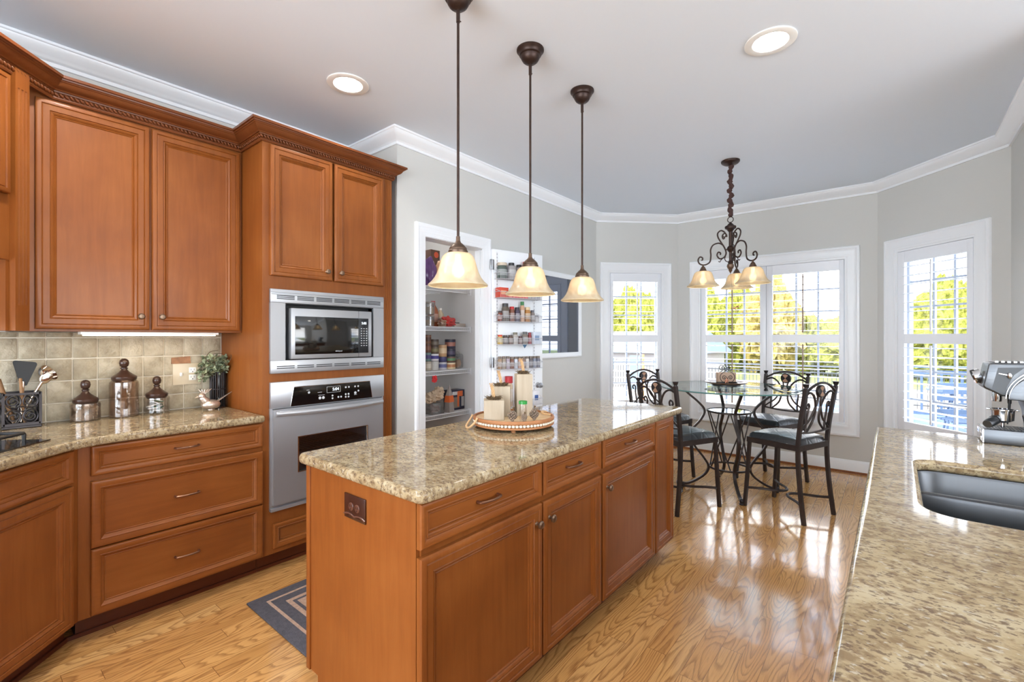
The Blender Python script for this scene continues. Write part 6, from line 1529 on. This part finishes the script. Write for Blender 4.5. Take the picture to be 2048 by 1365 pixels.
outmat('hedge_green', (84, 94, 36), (132, 134, 58), (172, 168, 82), 6.0, bump=1.0)
outmat('hedge_warm', (116, 106, 54), (150, 134, 78), (176, 158, 104), 6.0, bump=1.0)
outmat('tree_pale', (110, 124, 72), (144, 154, 96), (168, 170, 118), 2.5, bump=1.0)
outmat('tree_pink', (110, 94, 80), (132, 116, 100), (146, 134, 118), 2.5, bump=1.0)
outmat('deck_boards', (72, 90, 118), (84, 100, 128), (94, 110, 136), 3)
plain('rail_blue', (64, 84, 112), .6)
plain('fence_black', (54, 60, 66), .5)
plain('pool_cover', (44, 84, 140), .6)
plain('siding', (138, 136, 136), .7)
plain('roof_slate', (92, 108, 124), .8)
plain('house_window', (96, 112, 130), .2)
plain('orange_post', (196, 122, 76), .6)
plain('bark', (120, 100, 84), .9)
mb = MB(); mb.box(-60, 6.2, GZ-.3, 60, 80, GZ); struct('floor_lawn', mb, 'lawn', smooth=0)
mb = MB(); mb.box(-22, 16, GZ, 14, 30, GZ+.02); struct('floor_patio', mb, 'patio', smooth=0)
plain('bounce_concrete', (168, 168, 166), .8)
mb = MB(); mb.box(-22, 6.2, GZ, -.6, 16, GZ+.03); struct('floor_bounce', mb, 'bounce_concrete', smooth=0)  # pale slab added outside the bay to bounce sun up to the ceiling
def crownmesh(rx, rz, seed, n=4, conic=True):
    bm = bmesh.new(); bmesh.ops.create_icosphere(bm, subdivisions=n+1, radius=1); r = random.Random(seed); ph = [r.uniform(0, 6) for _ in range(8)]
    for v in bm.verts:
        p = v.co.copy(); k = 1+.09*math.sin(p.x*7+ph[0])*math.sin(p.y*8+ph[1])+.07*math.sin(p.z*11+ph[2]+p.x*5)+.05*math.sin(p.x*23+ph[3])*math.sin(p.z*27+ph[4])*math.sin(p.y*21+ph[5])+r.uniform(-.10, .10)
        tz = (p.z+1)/2; w_ = (1.12-.62*tz**2.2) if conic else 1
        v.co = Vector((p.x*rx*k*w_, p.y*rx*k*w_, rz*(p.z*k+1)))
    return bm
def tree(name, label, x, y, rx, hgt, mat, seed, conic=True, trunk=.3, group=None):
    t = thing(name, label, 'tree', (x, y, GZ), 0, group)
    mb = MB(); mb.bm(crownmesh(rx, (hgt-trunk)/2, seed, 4 if conic else 4, conic)); mb.v = [(a, b, c+trunk) for a, b, c in mb.v]; build('crown', mb, mat, t, smooth=0)
    mb = MB(); mb.tube([(0, 0, 0), (0, 0, trunk+.5)], [.16, .12], 8); build('trunk', mb, 'bark', t)
rn = random.Random(8)
for k in range(13):
    x = -21+k*2.35; w_ = 'yellow-green conifer in the hedge beyond the pool fence, %s from left' % (nth+('twelfth', 'thirteenth'))[k]
    tree('hedge_conifer', w_, x, 38+(k % 2)*1.6+rn.uniform(-.3, .3), 2.0, (4.4 if -6 < x < .8 else 6.6)+rn.uniform(-.6, .8), 'hedge_warm' if k in (6,) else 'hedge_green', 20+k, True, .1, 'hedge conifers beyond the pool fence')
for k, (x, y, rx, h_, m, lab) in enumerate(((11, 40, 2.8, 5.2, 'tree_pink', 'low pinkish tree beyond the deck in the right window'), (6.8, 44, 2.4, 6.5, 'tree_pale', 'pale green tree beyond the deck at the left of the right window'), (16, 44, 3.4, 7.0, 'tree_pale', 'pale green tree far right beyond the deck'), (-25, 40, 3, 8, 'tree_pale', 'pale green tree left of the hedge row'))):
    tree('garden_tree', lab, x, y, rx, h_, m, 60+k, False, .6, 'garden trees')
# pool fence
t = thing('pool_fence', 'thin dark metal fence around the patio below the hedge', 'fence', (-3, 22, GZ))
mb = MB(); mb.box(-16, 21.98, GZ+1.14, 8, 22.02, GZ+1.18); mb.box(-16, 21.98, GZ+.12, 8, 22.02, GZ+.16); build('rail', mb, 'fence_black', t, world=True, smooth=0)
mb = MB(); x = -16
while x <= 8: mb.box(x-.01, 21.99, GZ+.02, x+.01, 22.01, GZ+1.2); x += .14
tag(build('pickets', mb, 'fence_black', t, world=True, smooth=0), kind='stuff')
t = thing('pool_cover', 'blue covered pool on the patio outside the double window', 'pool', (0, 17.5, GZ))
mb = MB(); mb.box(-2.0, 16.4, GZ+.021, 3.4, 20.4, GZ+.14, .04); build('cover', mb, 'pool_cover', t, world=True)
# neighbour house on the left
t = thing('neighbour_house', 'low white sided house with slate roof seen through the left window', 'house', (-12.5, 27, GZ))
mb = MB(); mb.box(-17, 25, GZ, -8.2, 31, GZ+1.75); build('wall', mb, 'siding', t, world=True, smooth=0)
mb = MB(); mb.add([(-17.4, 24.6, GZ+1.7), (-7.8, 24.6, GZ+1.7), (-7.8, 31.4, GZ+1.7), (-17.4, 31.4, GZ+1.7), (-17.0, 28, GZ+2.9), (-8.2, 28, GZ+2.9)], [(0, 1, 2, 3), (0, 1, 5, 4), (1, 2, 5), (2, 3, 4, 5), (3, 0, 4)]); build('roof', mb, 'roof_slate', t, world=True, smooth=0)
for x in (-15.8, -13.6, -10.4):
    mb = MB(); frame(mb, (x, 24.99, GZ+.6), (1, 0, 0), (0, 0, 1), (0, -1, 0), 1.0, .8, [(0, 0), (0, .05), (.07, .05), (.07, 0)]); wf = build('window', mb, 'trim_white', t, world=True)
    mb = MB(); mb.box(x+.07, 24.975, GZ+.67, x+.93, 24.985, GZ+1.33); build('pane', mb, 'house_window', wf, world=True, smooth=0)
t = thing('porch_post', 'orange-brown wooden post with dark shutter outside the left window', 'post', (-7.0, 16, GZ))
mb = MB(); mb.box(-7.1, 15.95, GZ, -6.98, 16.07, GZ+1.95); build('post', mb, 'orange_post', t, world=True, smooth=0)
mb = MB(); mb.box(-7.5, 15.98, GZ+.6, -7.12, 16.03, GZ+1.9); build('shutter', mb, 'roof_slate', t, world=True, smooth=0)
# deck with blue rail
t = thing('deck', 'blue-grey boarded deck outside the right window', 'deck', (1.8, 8.8, -.15))
mb = MB(); y = 6.2
while y < 11.5: mb.box(-.3, y, -.19, 5.2, y+.135, -.15); y += .14
build('boards', mb, 'deck_boards', t, world=True, smooth=0)
mb = MB()
for x in (-.2, 2.5, 5.1):
    for yy in (6.4, 11.4): mb.box(x-.06, yy-.06, GZ, x+.06, yy+.06, -.19)
build('support', mb, 'rail_blue', t, world=True, smooth=0)
t = thing('deck_railing', 'blue-grey wooden railing along the far edge of the deck', 'railing', (2, 11.42, -.15))
mb = MB(); mb.box(-.3, 11.34, .80, 5.2, 11.48, .84); mb.box(-.3, 11.39, .68, 5.2, 11.43, .76); mb.box(-.3, 11.39, -.06, 5.2, 11.43, .02); build('rail', mb, 'rail_blue', t, world=True, smooth=0)
for k in range(5):
    x = -.25+k*1.35; mb = MB(); mb.box(x-.05, 11.36, -.15, x+.05, 11.46, .80); build('post', mb, 'rail_blue', t, world=True, smooth=0)
for k in range(40):
    x = -.14+k*.135; mb = MB(); mb.box(x-.018, 11.393, .02, x+.018, 11.427, .68); build('baluster', mb, 'rail_blue', t, world=True, smooth=0)
def patio_chair(label, x, y, rz):
    t = thing('patio_chair', label, 'chair', (x, y, -.15), rz, 'patio chairs on the deck')
    for sx in (-.26, .26):
        for sy, h in ((-.24, .62), (.24, .95)):
            mb = MB(); mb.tube([(sx, sy, 0), (sx, sy+(.06 if sy > 0 else 0), h)], .018, 6); build('leg', mb, 'rail_blue', t)
        mb = MB(); mb.tube([(sx, -.26, .62), (sx, .27, .62)], .022, 6); build('armrest', mb, 'rail_blue', t)
    mb = MB(); [mb.box(-.25, -.24+k*.08, .40, .25, -.18+k*.08, .42) for k in range(6)]; build('seat', mb, 'rail_blue', t, smooth=0)
    mb = MB(); [mb.box(-.25, .25, .46+k*.09, .25, .275, .52+k*.09) for k in range(5)]; build('backrest', mb, 'rail_blue', t, smooth=0)
patio_chair('blue-grey patio chair on the deck, left one', .75, 8.5, .4)
patio_chair('blue-grey patio chair on the deck, right one', 1.75, 9.4, -.7)
t = thing('patio_table', 'round blue-grey patio table between the deck chairs', 'table', (.85, 9.85, -.149))
mb = MB(); mb.lathe([(.45, .68), (.46, .70), (.45, .72), (.001, .72)], 32); build('top', mb, 'rail_blue', t)
for k in range(4):
    a = PI/4+PI/2*k; mb = MB(); mb.tube([(.34*math.cos(a), .34*math.sin(a), 0), (.2*math.cos(a), .2*math.sin(a), .68)], .015, 6); build('leg', mb, 'rail_blue', t)
t = thing('red_bowl', 'red and blue bowl on the deck outside the right window', 'bowl', (.10, 9.6, -.15))
mb = MB(); mb.lathe([(.12, 0), (.14, .45), (.001, .45)], 20); build('stand', mb, 'rail_blue', t)
mb = MB(); mb.lathe([(.06, .45), (.13, .50), (.14, .56), (.11, .60), (.001, .61)], 24); build('bowl', mb, matc((190, 80, 84)), t)
